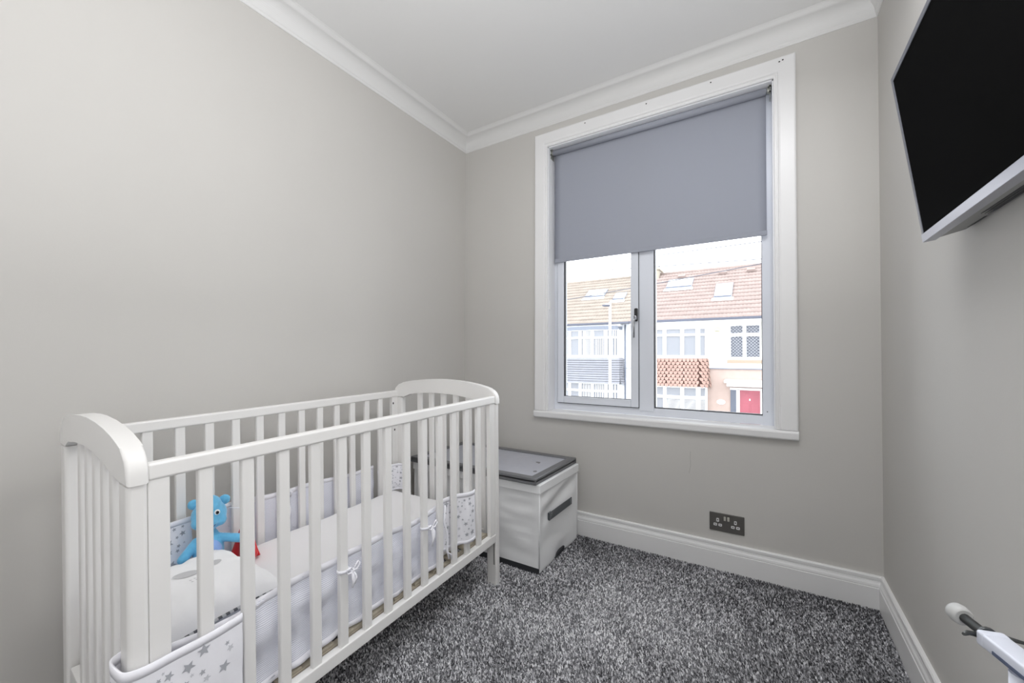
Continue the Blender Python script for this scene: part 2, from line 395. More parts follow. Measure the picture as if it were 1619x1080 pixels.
md = cl.modifiers.new('s', 'SOLIDIFY'); md.thickness = 0.0008
by = ry + rr + 0.0015
bshift(box('bottom_bar', -1.088, 0.012, by - 0.003, by + 0.003, 1.583, 1.606, m_blind, bl, 0.0025, 2, True))
for s, x in ((-1, -1.0975), (1, 0.0265)):
    bm = bmesh.new()
    bxx(bm, x - 0.0015, x + 0.0015, D + 0.022, D + 0.066, 2.212, 2.2695, 0.001)
    bxx(bm, x - 0.008, x + 0.008, D + 0.024, D + 0.064, 2.2645, 2.2695, 0.001)
    tube_bm(bm, [(x - s * 0.012, ry, rz_), (x, ry, rz_)], 0.014, 16)
    br = bshift(from_bm('bracket', bm, mat('bracket_steel', srgb(176, 178, 172), 0.3, metal=0.6), bl))
    for z in (2.262, 2.236):
        q = bshift(box('screw_hole', x - 0.004, x + 0.004, D + 0.0200, D + 0.0222, z - 0.003, z + 0.003, m_dark, bl)); q.parent = br
bm = bmesh.new()                                           # bead chain on the left, one strand in front of the other
for y in (D + 0.010, D + 0.034):
    z = 2.215
    while z > 1.315:
        bmesh.ops.create_icosphere(bm, subdivisions=1, radius=0.0019, matrix=Matrix.Translation((-1.0965, y, z))); z -= 0.0062
for k in range(9):
    a_ = PI * k / 8
    bmesh.ops.create_icosphere(bm, subdivisions=1, radius=0.0019, matrix=Matrix.Translation((-1.0965, D + 0.022 - 0.012 * math.cos(a_), 1.313 - 0.012 * math.sin(a_))))
ch = bshift(from_bm('bead_chain', bm, m_socketwhite, bl)); ch['kind'] = 'stuff'
bshift(box('chain_clip', -1.104, -1.093, D + 0.004, D + 0.018, 1.295, 1.345, m_socketwhite, bl, 0.003))

# ------------------------------------------------------------------ carpet pile
def carpet():
    rng = np.random.default_rng(3)
    sp = 0.0047
    xs = np.arange(XL + 0.02, XR - 0.018, sp); ys = np.arange(0.42, D - 0.018, sp)
    X, Y = np.meshgrid(xs, ys); X = X.ravel() + rng.uniform(-0.5, 0.5, X.size) * sp; Y = Y.ravel() + rng.uniform(-0.5, 0.5, Y.size) * sp
    X = np.clip(X, XL + 0.02, XR - 0.022); Y = np.clip(Y, 0.4, D - 0.021)
    # leave out tufts wholly under the storage box
    keep = ~((X < -0.91) & (Y > 1.70)); X, Y = X[keep], Y[keep]; n = len(X)
    def sm(f, seed):                                       # smooth field
        r = np.random.default_rng(seed); s = np.zeros(n)
        for _ in range(7):
            a_ = r.uniform(0, 2 * PI); k = f * r.uniform(0.5, 1.6); s += np.sin((X * np.cos(a_) + Y * np.sin(a_)) * k + r.uniform(0, 6))
        return s / 7 * 2
    field = 0.6 * sm(9, 1) + 0.35 * sm(24, 2)
    ang = 2.3 + 1.0 * sm(7, 5) + rng.normal(0, 0.9, n)
    lean = np.clip(0.0042 + 0.0015 * field + rng.normal(0, 0.0018, n), 0.0005, 0.009)
    h = rng.uniform(0.0045, 0.0085, n)
    wdt = rng.uniform(0.0013, 0.0025, n)
    dx, dy = np.cos(ang), np.sin(ang)
    ra = ang + PI / 2 + rng.normal(0, 0.5, n); sx, sy = np.cos(ra) * wdt, np.sin(ra) * wdt
    V = np.zeros((n, 4, 3))
    V[:, 0] = np.stack([X - sx, Y - sy, np.full(n, -0.001)], 1); V[:, 1] = np.stack([X + sx, Y + sy, np.full(n, -0.001)], 1)
    V[:, 2] = np.stack([X + sx * 0.9 + dx * lean, Y + sy * 0.9 + dy * lean, h], 1); V[:, 3] = np.stack([X - sx * 0.9 + dx * lean, Y - sy * 0.9 + dy * lean, h * rng.uniform(0.8, 1.1, n)], 1)
    shade = np.clip(rng.beta(0.62, 0.85, n) + 0.16 * field + 0.05 - 0.22 * np.exp(-((D - Y) / 0.22) ** 2) - 0.12 * np.clip((X + 0.25) / 0.6, 0, 1), 0, 1)  # shade by window wall and right side painted into tuft colour, with pile lay
    me = bpy.data.meshes.new('carpet_pile')
    me.vertices.add(4 * n); me.vertices.foreach_set('co', V.reshape(-1))
    me.loops.add(4 * n); me.loops.foreach_set('vertex_index', np.arange(4 * n, dtype=np.int32))
    me.polygons.add(n); me.polygons.foreach_set('loop_start', np.arange(0, 4 * n, 4, dtype=np.int32))
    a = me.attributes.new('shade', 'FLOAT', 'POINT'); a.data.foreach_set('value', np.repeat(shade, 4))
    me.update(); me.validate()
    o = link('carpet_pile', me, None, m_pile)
    o['kind'] = 'stuff'; o['label'] = 'short grey flecked carpet pile covering the floor'; o['category'] = 'carpet'
carpet()

# ------------------------------------------------------------------ cot
# frame of the cot: origin at the foot of the far front post; a runs towards the camera, b towards the left wall
ea = Vector((0.032994, -0.999237, -0.020915)); eb = Vector((-0.999455, -0.033001, 0)); ez = Vector((0.00069, -0.020904, 0.999781))
CO = Vector((-1.0093, 1.5235, 0.0))
CM = Matrix((-eb, -ea, ez)).transposed().to_4x4(); CM.translation = CO
def cot_empty(name):
    o = empty(name); o.matrix_world = CM; return o
cot = tag(cot_empty('baby_cot'), 'white wooden slatted baby cot with arched end panels', 'cot')
def cp(a, b, z): return Vector((-b, -a, z))
def floor_z(a): return 0.020915 * a + 0.0005
def cbox(name, a0, a1, b0, b1, z0, z1, m=m_white_wood, bev=0.003, parent=cot, seg=2):
    return box(name, -b1, -b0, -a1, -a0, z0, z1, m, parent, bev, seg, True)
WD = 0.588
ZT0, ZT1 = 0.805, 0.838
# side rails
for b0, aL, aR in ((0.0, 0.0305, 1.2255), (WD, 0.0305, 1.200)):
    o = cbox('top_rail', aL, aR, b0, b0 + 0.026, ZT0, ZT1, bev=0.006, seg=4)
    cbox('bottom_rail', aL, aR, b0, b0 + 0.026, 0.195, 0.230, bev=0.004)
for k in range(2):
    b0 = (0.003, WD + 0.003)[k]
    cbox('stile', 0.031, 0.070, b0, b0 + 0.019, 0.22, 0.812, bev=0.002)
    if k == 0: cbox('stile', 1.191, 1.2245, b0, b0 + 0.019, 0.22, 0.812, bev=0.002)
# thirteen slats each side, alike
sl = cbox('side_slat', -0.0135, 0.0135, 0, 0.015, 0.215, 0.815, bev=0.0035, seg=3)
first = True
for k, b0 in ((0, 0.005), (1, WD + 0.005)):
    for i in range(13):
        a_ = 0.1485 + 0.0818 * i - (0.0135 * (i / 12 + 0.6) / 1.6 if k else 0) - (0.002 if k else 0)
        o = sl if first else dup(sl); first = False
        o.location = cp(a_, b0, 0)
# end panels
arch_out = [(-0.004, 0.803), (-0.004, 0.822), (-0.001, 0.837), (0.006, 0.850), (0.018, 0.861), (0.035, 0.869), (0.06, 0.876), (0.10, 0.885), (0.153, 0.893), (0.22, 0.899), (0.30, 0.902), (0.36, 0.901), (0.43, 0.897), (0.50, 0.890), (0.555, 0.880), (0.588, 0.868), (0.608, 0.852), (0.618, 0.832), (0.619, 0.803)]
arch_in = [(0.566, 0.803), (0.553, 0.811), (0.508, 0.823), (0.43, 0.832), (0.343, 0.836), (0.25, 0.834), (0.154, 0.824), (0.10, 0.813), (0.056, 0.803)]
SL = [0.081 + 0.0748 * k for k in range(6)]
esl = cbox('end_slat', -0.0065, 0.0065, -0.0165, 0.0145, 0.20, 0.836, bev=0.005, seg=3)
first = True
hw = 0.0155
for far in (True, False):
    ac = (lambda b: 0.0155) if far else (lambda b: 1.2405 - 0.048 * b / 0.6)
    rot = 0.0 if far else -math.atan(0.048 / 0.6)
    # arch: polygon across, rounded over
    bm = bmesh.new(); poly = arch_out + arch_in
    hh_ = 0.0165
    A = [bm.verts.new((-p[0], -hh_, p[1])) for p in poly]; B = [bm.verts.new((-p[0], hh_, p[1])) for p in poly]
    n_ = len(poly); fA = bm.faces.new(A); fB = bm.faces.new(B[::-1])
    for i in range(n_): bm.faces.new((A[i], B[i], B[(i + 1) % n_], A[(i + 1) % n_]))
    es = [e for e in set(fA.edges) | set(fB.edges) if all(v_.co.z > 0.8035 for v_ in e.verts) or True]
    bmesh.ops.bevel(bm, geom=es, offset=0.006, segments=4, profile=0.5, affect='EDGES')
    o = crisp(from_bm('arched_end_rail', bm, m_white_wood, cot, True))
    o.location = (0, -(1.2405 if not far else 0.0155), 0); o.rotation_euler = (0, 0, -rot if False else rot)
    for bc, side in ((0.0265, 'f'), (0.590, 'b')):
        am = ac(bc); z0 = floor_z(am)
        bm = bmesh.new(); bxx(bm, -0.0265, 0.0265, -hw, hw, 0, 0.802 - z0)
        vert = [e for e in bm.edges if abs(e.verts[0].co.z - e.verts[1].co.z) > 0.1]
        bmesh.ops.bevel(bm, geom=vert, offset=0.0085, segments=4, profile=0.5, affect='EDGES')
        o = crisp(from_bm('corner_post', bm, m_white_wood, cot, True))
        o.location = cp(am, bc, z0); o.rotation_euler = (0, 0, rot)
        if far and side == 'f':
            s1 = from_bm('leg_slot', (lambda b3: (bxx(b3, -0.004, 0.004, -0.0014, 0.0006, 0.092, 0.19, 0.0006), b3)[1])(bmesh.new()), mat('slot_shadow_grey', srgb(150, 149, 146), 0.6), o)
            s1.location = (0.0145, -hw, 0)
    for b_ in SL:
        o = esl if first else dup(esl); first = False
        o.location = cp(ac(b_), b_, 0); o.rotation_euler = (0, 0, rot)
    am = ac(0.3)
    o = cbox('end_bottom_rail', -0.011, 0.011, -0.240, 0.240, 0.170, 0.235, bev=0.004)
    o.location = cp(am, 0.31, 0); o.rotation_euler = (0, 0, rot)
# bed base: side bearers and cross boards
cbox('base_bearer', 0.04, 1.185, 0.031, 0.052, 0.212, 0.2285, m=m_base_wood, bev=0.001)
cbox('base_bearer', 0.04, 1.185, 0.545, 0.568, 0.212, 0.2285, m=m_base_wood, bev=0.001)
bs = cbox('base_slat', -0.03, 0.03, 0.034, 0.566, 0.2290, 0.2370, m=m_base_wood, bev=0.001)
for i in range(12):
    o = bs if i == 0 else dup(bs)
    o.location = (0, -(0.09 + i * 0.0945), 0)
for a_, b_, z_ in ((0.098, WD + 0.0025, 0.775), (0.09, WD + 0.0025, 0.64)):       # bolt holes in the back stile
    v_ = [(-(b_ - 0.0001), -(a_ - 0.035 + 0.004 * math.cos(t)), z_ + 0.006 * math.sin(t)) for t in np.linspace(0, 2 * PI, 11)[:-1]]
    from_py('bolt_hole', v_, [tuple(range(10))], m_dark, cot)

# mattress under its fitted sheet
mt = tag(cot_empty('mattress'), 'thick cot mattress with white fitted sheet inside the cot', 'mattress')
def pillow_box(name, a0, a1, b0, b1, z0, z1, r, m, parent, wr=0.0015):
    n1, n2 = 60, 34; v, f = [], []
    prof = [(-1, 0.0)] + [(0, 0)]                           # placeholder
    rings = []
    # vertical profile from centre of top outward and down
    pr = [(0.0, 1)]  # noqa
    steps = []
    for k in range(7): steps.append((1 - k / 6 * 0 , 0))
    bm = bmesh.new(); bxx(bm, a0, a1, b0, b1, z0, z1, r, 4)
    bmesh.ops.subdivide_edges(bm, edges=[e for e in bm.edges if e.calc_length() > 0.2], cuts=24, use_grid_fill=True)
    for q in bm.verts:
        x, y, z = q.co
        s = noise.noise(Vector((x * 6, y * 6, z * 4))) + 0.5 * noise.noise(Vector((x * 17, y * 11, z * 9)))
        q.co += Vector((0, 0.6, 1)) * wr * s * 1.6
        q.co = Vector((-q.co.y, -q.co.x, q.co.z))
    return from_bm(name, bm, m, parent, True)
pillow_box('mattress_body', 0.085, 1.186, 0.058, 0.572, 0.2385, 0.352, 0.022, m_sheet, mt, 0.003)

# ------------------------------------------------------------------ cloth strips: braided bumper
def strip(name, path, z0, z1, m, parent, amp=0.006, fs=9.0, seed=0, thick=0.003, n=10, zf=None, nz=14, lean=0.0, binding=True, gather=0.0):
    P = catmull(path, n)
    P = np.array(P); T = np.gradient(P, axis=0); T /= np.linalg.norm(T, axis=1)[:, None] + 1e-9
    N = np.stack([T[:, 1], -T[:, 0]], 1)
    S = np.concatenate([[0], np.cumsum(np.linalg.norm(np.diff(P, axis=0), axis=1))])
    def pos(i, t, off=0.0):
        # i: fractional index on the path, t 0..1 up
        i0 = int(min(max(math.floor(i), 0), len(P) - 1)); i1 = min(i0 + 1, len(P) - 1); w_ = i - i0
        p = P[i0] * (1 - w_) + P[i1] * w_; nn = N[i0] * (1 - w_) + N[i1] * w_; s = S[i0] * (1 - w_) + S[i1] * w_
        zt = z1 + (zf(s / S[-1]) if zf else 0)
        z = z0 + (zt - z0) * t
        d = amp * (noise.noise(Vector((s * fs, t * 2.3 + seed, seed))) + 0.6 * noise.noise(Vector((s * fs * 2.3 + t * 3, t * 5, seed + 5))))
        d *= (0.45 + 0.55 * math.sin(PI * min(1, t * 0.9 + 0.1))) 
        q = p + nn * (d + lean * (t - 0.5) + off)
        return cp(q[0], q[1], z)
    v, f = [], []; L = len(P)
    for i in range(L):
        for j in range(nz + 1): v.append(pos(i, j / nz))
    for i in range(L - 1):
        for j in range(nz):
            a_ = i * (nz + 1) + j; f.append((a_, a_ + 1, a_ + nz + 2, a_ + nz + 1))
    o = from_py(name, v, f, m, parent, True)
    md = o.modifiers.new('t', 'SOLIDIFY'); md.thickness = thick; md.offset = 0
    if binding:
        for (ta, tb, top) in ((0.925, 1.012, True), (-0.01, 0.06, False)):
            v, f = [], []
            for i in range(L):
                for j in range(3): v.append(pos(i, ta + (tb - ta) * j / 2))
            for i in range(L - 1):
                for j in range(2):
                    a_ = i * 3 + j; f.append((a_, a_ + 1, a_ + 4, a_ + 3))
            q = from_py('binding', v, f, m_bind, o, True); md = q.modifiers.new('t', 'SOLIDIFY'); md.thickness = thick + 0.0008; md.offset = 0
    return o, pos, L, S
def stars(pos, L, S, sides, parent, seed, t0=0.08, t1=0.90, dens=1.0, dark=False, thick=0.003):
    rnd = random.Random(seed); placed = []
    ht = 0.2
    for mm, nm in ((m_star, 'printed_stars'), (m_star_light, 'printed_stars')):
        v, f = [], []
        for _ in range(int(90 * dens)):
            r = rnd.choice([0.004, 0.005, 0.006, 0.009, 0.012, 0.013]) * (1 if mm is m_star else 0.8)
            s = rnd.uniform(0.02, S[-1] - 0.02); t = rnd.uniform(t0, t1)
            if any(math.hypot(s - q[0], (t - q[1]) * ht) < (r + q[2]) * 1.15 for q in placed): continue
            placed.append((s, t, r)); rot = rnd.uniform(0, 2 * PI)
            for side in sides:
                b0 = len(v)
                def PT(ds, dt):
                    ss = s + ds; i = np.searchsorted(S, ss) - 1; i = max(0, min(i, L - 2))
                    fi = i + (ss - S[i]) / (S[i + 1] - S[i] + 1e-9)
                    return pos(fi, t + dt / ht, side * (thick / 2 + 0.0009))
                v.append(PT(0, 0))
                for k in range(10):
                    rr_ = r if k % 2 == 0 else r * 0.45
                    v.append(PT(rr_ * math.cos(rot + k * PI / 5), rr_ * math.sin(rot + k * PI / 5)))
                for k in range(10): f.append((b0, b0 + 1 + k, b0 + 1 + (k + 1) % 10))
        if f:
            o = from_py(nm, v, f, mm, parent); o['kind'] = 'stuff'
            md = o.modifiers.new('t', 'SOLIDIFY'); md.thickness = 0.0003; md.offset = 0
bump_f = tag(cot_empty('cot_bumper'), 'white cot bumper with grey stars woven through the front slats', 'bumper')
bump_b = tag(cot_empty('cot_bumper'), 'white cot bumper with grey stars along the wall side of the cot', 'bumper')
# front run, inside the slats
sag = lambda u: -0.006 * math.sin(u * PI * 3.2) - 0.004 * math.sin(u * 17)
strip('ribbed_panel', [(1.185, 0.040), (1.08, 0.038), (0.95, 0.040), (0.82, 0.038), (0.70, 0.040), (0.60, 0.040), (0.48, 0.038), (0.345, 0.038)], 0.246, 0.462, m_rib, bump_f, amp=0.018, fs=9, seed=1, zf=sag, n=12)
# star section round the near post, outside
o, pos, L_, S_ = strip('star_panel', [(1.196, 0.16), (1.198, 0.10), (1.215, 0.066), (1.245, 0.058), (1.266, 0.045), (1.268, 0.01), (1.262, -0.010), (1.235, -0.016), (1.19, -0.012), (1.14, -0.014), (1.09, -0.012), (1.072, -0.010)], 0.27, 0.478, m_starcloth, bump_f, amp=0.003, fs=14, seed=3, n=8, zf=lambda u: 0.006 * math.sin(u * 6))
stars(pos, L_, S_, (-1, 1), o, 5, dens=1.6)
o, pos, L_, S_ = strip('star_panel', [(0.365, 0.034), (0.33, 0.030), (0.30, 0.026), (0.275, 0.012), (0.255, -0.008), (0.23, -0.014), (0.206, -0.010)], 0.287, 0.481, m_starcloth, bump_f, amp=0.006, fs=20, seed=8, n=8)
stars(pos, L_, S_, (-1, 1), o, 11, dens=0.9)
# near end, inside
o, pos, L_, S_ = strip('star_panel', [(1.188, 0.17), (1.186, 0.30), (1.180, 0.42), (1.172, 0.53)], 0.27, 0.475, m_starcloth, bump_b, amp=0.006, fs=10, seed=12)
stars(pos, L_, S_, (-1, 1), o, 21, dens=1.2)
o, pos, L_, S_ = strip('star_panel', [(1.165, 0.575), (1.10, 0.580), (1.03, 0.576), (0.93, 0.580)], 0.32, 0.517, m_starcloth, bump_b, amp=0.005, fs=12, seed=14)
stars(pos, L_, S_, (-1, 1), o, 31, dens=1.5)
# wall side, outside the slats
strip('ribbed_panel', [(0.90, 0.617), (0.78, 0.620), (0.66, 0.618), (0.60, 0.622)], 0.29, 0.503, m_rib, bump_b, amp=0.006, fs=7, seed=17, zf=lambda u: 0.008 * math.sin(u * 5))
strip('ribbed_panel', [(0.59, 0.620), (0.48, 0.619), (0.35, 0.621), (0.17, 0.618)], 0.29, 0.492, m_rib, bump_b, amp=0.007, fs=9, seed=19, zf=lambda u: -0.014 * u + 0.005 * math.sin(u * 7))
o, pos, L_, S_ = strip('star_panel', [(0.115, 0.579), (0.085, 0.574), (0.058, 0.560), (0.052, 0.52), (0.050, 0.49)], 0.345, 0.472, m_starcloth, bump_b, amp=0.004, fs=22, seed=25)
stars(pos, L_, S_, (-1, 1), o, 41, dens=0.7, t0=0.1)
# fabric ties: band round a slat, small bow, hanging tails
def tie(a_, z, parent, drop=0.05, bside=-0.002, w=0.0135, sgn=-1, bow=True):
    bm = bmesh.new()
    ring = [cp(a_ + (w + 0.004) * math.cos(t), 0.0125 + bside + 0.0125 * math.sin(t), z + 0.002 * math.cos(t)) for t in np.linspace(0, 2 * PI, 17)]
    tube_bm(bm, ring, 0.0015, 6, 3.2, caps=False)
    k = cp(a_ + sgn * (w + 0.002), bside - 0.008, z)
    def L(pts, r=0.0035): tube_bm(bm, [k + Vector((-(p[1]), -(p[0]), p[2])) for p in pts], [r * 0.7] + [r] * (len(pts) - 2) + [r * 0.7], 8, 0.45)
    L([(0, 0, 0), (0.010, -0.004, 0.012), (0.022, -0.006, 0.012), (0.024, -0.006, 0.002), (0.012, -0.005, -0.003), (0, -0.002, 0)])
    L([(0, 0, 0), (-0.008, -0.004, 0.014), (-0.014, -0.006, 0.022), (-0.019, -0.006, 0.012), (-0.010, -0.004, 0.0), (0, -0.002, 0)])
    L([(0, 0, 0), (0.004, -0.006, -0.016), (0.001, -0.006, -drop * 0.6), (0.006, -0.006, -drop)], 0.0055)
    L([(0, 0, 0), (-0.005, -0.006, -0.014), (-0.006, -0.006, -drop * 0.5), (-0.001, -0.006, -drop * 0.8)], 0.005)
    bmesh.ops.create_icosphere(bm, subdivisions=2, radius=0.006, matrix=Matrix.Translation(k))
    return from_bm('tie_bow', bm, m_bind, parent, True)
tie(0.1485 + 0.0818 * 8, 0.436, bump_f, 0.045)
tie(0.1485 + 0.0818 * 4, 0.428, bump_f, 0.062)
bm = bmesh.new()
tube_bm(bm, [cp(0.375, 0.002, 0.474), cp(0.384, -0.001, 0.42), cp(0.366, -0.002, 0.36), cp(0.372, -0.003, 0.31), cp(0.360, -0.003, 0.272)], [0.003, 0.005, 0.004, 0.006, 0.004], 8, 0.45)
tube_bm(bm, [cp(0.368, 0.002, 0.30), cp(0.352, -0.004, 0.285), cp(0.347, -0.003, 0.265)], [0.003, 0.006, 0.004], 8, 0.45)
from_bm('hanging_tie', bm, m_bind, bump_f, True)
for a_, z_ in ((0.60, 0.498), (0.145, 0.488)):
    bm = bmesh.new()
    tube_bm(bm, [cp(a_, 0.606, z_), cp(a_ + 0.006, 0.602, z_ - 0.04), cp(a_ - 0.004, 0.600, z_ - 0.08), cp(a_ + 0.006, 0.602, z_ - 0.13)], [0.004, 0.007, 0.006, 0.005], 8, 0.45)
    tube_bm(bm, [cp(a_, 0.606, z_), cp(a_ - 0.012, 0.600, z_ - 0.012), cp(a_ - 0.006, 0.602, z_ - 0.03)], [0.003, 0.006, 0.004], 8, 0.45)
    from_bm('hanging_tie', bm, m_bind, bump_b, True)

# ------------------------------------------------------------------ pillow
pl = tag(cot_empty('baby_pillow'), 'white baby pillow with grey gingham piping at the near end of the mattress', 'pillow')
PC = np.array([1.020, 0.335]); PA, PB = 0.158, 0.150; PZ = 0.372; PR = 0.10
def pil(u, v_, top, off=0.0):
    # u,v in -1..1 -> squared outline, puffed
    x = PA * u * (1 - 0.07 * (1 - v_ * v_)); y = PB * v_ * (1 - 0.09 * (1 - u * u))
    e = max(0.0, (1 - u ** 4) * (1 - v_ ** 4)) ** 0.55
    hgt = 0.066 if top else -0.016
    r = max(abs(u), abs(v_))
    wr = 0.011 * math.sin((u if abs(v_) > abs(u) else v_) * 17 + 2 * noise.noise(Vector((u * 3, v_ * 3, 1)))) * max(0, r - 0.45) * (1 - r ** 6)
    z = PZ + hgt * e + (wr + 0.004 * noise.noise(Vector((u * 2.4, v_ * 2.4, 4))) * e if top else 0) + off * 1.0
    z += 0.020 * (v_ + 1) / 2                              # rests a little higher at the wall side
    ca, sa = math.cos(-0.06), math.sin(-0.06)
    return cp(PC[0] + x * ca - y * sa, PC[1] + x * sa + y * ca, z)
n_ = 56
for nm, top in (('pillow_cover', True),):
    v, f = [], []
    for side in (True, False):
        b0 = len(v)
        for i in range(n_ + 1):
            for j in range(n_ + 1): v.append(pil(2 * i / n_ - 1, 2 * j / n_ - 1, side))
        for i in range(n_):
            for j in range(n_):
                a_ = b0 + i * (n_ + 1) + j; q = (a_, a_ + 1, a_ + n_ + 2, a_ + n_ + 1); f.append(q if side else q[::-1])
    from_py(nm, v, f, m_pillow, pl, True)
edge = []
for k in range(0, 4):
    for t in np.linspace(-1, 1, 70)[:-1]:
        edge.append([(t, -1), (1, t), (-t, 1), (-1, -t)][k])
bm = bmesh.new(); pts = [pil(u, v_, True) + Vector((0, 0, -0.002)) for u, v_ in edge]; pts.append(pts[0])
tube_bm(bm, pts, 0.0058, 8, 0.9, caps=False, mi=lambda i: (i // 2) % 2)
o = from_bm('gingham_piping', bm, None, pl); o.data.materials.append(m_ging_d); o.data.materials.append(m_ging_l)
v, f = [], []                                              # print: two soft grey leaf shapes and dashes
def decal(poly):
    b0 = len(v); cx = sum(p[0] for p in poly) / len(poly); cy = sum(p[1] for p in poly) / len(poly)
    R_ = 5
    for r_ in range(R_ + 1):
        for p in poly: v.append(pil(cx + (p[0] - cx) * r_ / R_, cy + (p[1] - cy) * r_ / R_, True, 0.0012))
    k = len(poly)
    for r_ in range(R_):
        for i in range(k): f.append((b0 + r_ * k + i, b0 + r_ * k + (i + 1) % k, b0 + (r_ + 1) * k + (i + 1) % k, b0 + (r_ + 1) * k + i))
def ell(cx, cy, a_, b_, rot, bite=0.0):
    return [(cx + a_ * math.cos(t) * math.cos(rot) - b_ * math.sin(t) * math.sin(rot) * (1 - bite * math.cos(t)), cy + a_ * math.cos(t) * math.sin(rot) + b_ * math.sin(t) * math.cos(rot)) for t in np.linspace(0, 2 * PI, 19)[:-1]]
decal(ell(0.12, 0.05, 0.20, 0.10, 0.5, 0.4)); decal(ell(-0.35, 0.06, 0.13, 0.09, -0.4, 0.4))
for k in range(6): decal(ell(0.16 - 0.07 * (k % 3) , -0.20 - 0.07 * (k // 3), 0.022, 0.010, 0.8))
o = from_py('pillow_print', v, f, m_grey_print, pl, True)
# folded grey cloth under the pillow's front edge
bk = tag(cot_empty('folded_blanket'), 'folded blue-grey blanket under the pillow in the cot', 'blanket')
v, f = [], []
for i in range(31):
    for j in range(15):
        a_ = 0.96 + 0.215 * i / 30; b_ = 0.062 + 0.22 * j / 14
        e = min(1, (min(i, 30 - i) / 2.5)) * min(1, min(j, 14 - j) / 2)
        v.append(cp(a_, b_, 0.354 + 0.014 * e + 0.003 * noise.noise(Vector((a_ * 20, b_ * 14, 2)))))
for i in range(30):
    for j in range(14):
        a_ = i * 15 + j; f.append((a_, a_ + 1, a_ + 16, a_ + 15))
o = from_py('blanket_layer', v, f, m_grey_cloth, bk, True); md = o.modifiers.new('t', 'SOLIDIFY'); md.thickness = 0.003; md.offset = 1

# ------------------------------------------------------------------ soft toy: plain blue bear
def blob(name, parts, m, parent, voxel=0.0035, smooth=3):
    """parts: ellipsoids (centre, radii, rotation z,y) or capsules ('c', p, q, r0, r1) fused into one skin"""
    bm = bmesh.new()
    for p in parts:
        if p[0] == 'c':
            _, A, B, r0, r1 = p; A = Vector(A); B = Vector(B)
            for k in range(9):
                t = k / 8
                bmesh.ops.create_icosphere(bm, subdivisions=2, radius=r0 + (r1 - r0) * t, matrix=Matrix.Translation(A.lerp(B, t)))
        else:
            c_, r_ = p[0], p[1]; rot = p[2] if len(p) > 2 else Matrix.Identity(4)
            bmesh.ops.create_icosphere(bm, subdivisions=3, radius=1.0, matrix=Matrix.Translation(c_) @ rot @ Matrix.Diagonal((*r_, 1)))
    o = from_bm(name, bm, m, None, True)
    md = o.modifiers.new('r', 'REMESH'); md.mode = 'VOXEL'; md.voxel_size = voxel; md.use_smooth_shade = True
    md = o.modifiers.new('s', 'SMOOTH'); md.iterations = smooth; md.factor = 0.5
    dg = bpy.context.evaluated_depsgraph_get()
    me = bpy.data.meshes.new_from_object(o.evaluated_get(dg)); me.polygons.foreach_set('use_smooth', [True] * len(me.polygons))
    old = o.data; o.modifiers.clear(); o.data = me; bpy.data.meshes.remove(old)
    if not me.materials: me.materials.append(m)
    o.parent = parent
    return o
# toy frame: local x to its left, y to its back, z up; set on the mattress facing the room
toy = tag(empty('soft_toy'), 'sky-blue plush teddy bear sitting against the cot bumper', 'soft toy')
TOYP = CM @ cp(0.908, 0.526, 0.355)
toy.location = TOYP; toy.scale = (1.1, 1.1, 1.1); toy.rotation_euler = (0, 0, math.radians(70))
V3 = Vector
def mir(p): return V3((-p[0], p[1], p[2]))
body = [(V3((0, 0, 0.052)), (0.038, 0.034, 0.050)), (V3((0, 0.004, 0.094)), (0.024, 0.022, 0.022)),
        (V3((0, 0, 0.155)), (0.043, 0.038, 0.044)), (V3((0, -0.008, 0.195 - 0.012)), (0.030, 0.028, 0.030)),
        (V3((0, -0.030, 0.143)), (0.021, 0.017, 0.016)), (V3((0.024, -0.014, 0.140)), (0.018, 0.018, 0.018)), (V3((-0.024, -0.014, 0.140)), (0.018, 0.018, 0.018)),
        ('c', (0.026, -0.006, 0.086), (0.074, -0.022, 0.076), 0.0125, 0.0135), ('c', (-0.028, -0.004, 0.086), (-0.058, -0.020, 0.050), 0.0125, 0.0135),
        ('c', (0.024, -0.010, 0.020), (0.052, -0.062, 0.016), 0.018, 0.015), ('c', (-0.024, -0.010, 0.020), (-0.072, -0.046, 0.016), 0.018, 0.015)]
blob('plush_body', body, m_plush, toy)
o = blob('tummy', [(V3((0.002, -0.012, 0.052)), (0.031, 0.030, 0.040))], m_plush_b, toy, 0.004, 2)
for s in (-1, 1):
    o = blob('ear', [(V3((s * 0.036, 0.004, 0.190)), (0.015, 0.008, 0.015))], m_plush, toy, 0.003, 1)
    ex, ey, ez_ = s * 0.0175, -0.0335, 0.168
    o = blob('eye', [(V3((ex, ey, ez_)), (0.0072, 0.0050, 0.0080))], m_eyew, toy, 0.0012, 1)
    q = blob('pupil', [(V3((ex + s * 0.0005, ey - 0.0038, ez_)), (0.0042, 0.0025, 0.0052))], m_eye, None, 0.0009, 1); q.parent = o
tube('mouth', [(-0.014, -0.0400, 0.1360), (-0.007, -0.0465, 0.1315), (0, -0.0480, 0.1300), (0.007, -0.0465, 0.1315), (0.014, -0.0400, 0.1360)], 0.0008, mat('navy_thread', srgb(38, 66, 130), 0.8), toy, 6)
blob('nose', [(V3((0, -0.0465, 0.1495)), (0.0062, 0.0040, 0.0045))], mat('navy_thread', srgb(38, 66, 130), 0.8), toy, 0.0012, 1)
for s, c_ in ((1, (0.0555, -0.0715, 0.0165)), (-1, (-0.083, -0.054, 0.0165))):
    blob('foot', [(V3(c_), (0.0125, 0.010, 0.0165))], m_plush if s < 0 else m_red, toy, 0.003, 1)
o = tube('ribbon_loop', [(0.030, 0.030, 0.150), (0.05, 0.020, 0.158), (0.075, 0.004, 0.156), (0.095, -0.006, 0.148)], 0.002, m_bind, toy, 6, 0.5)

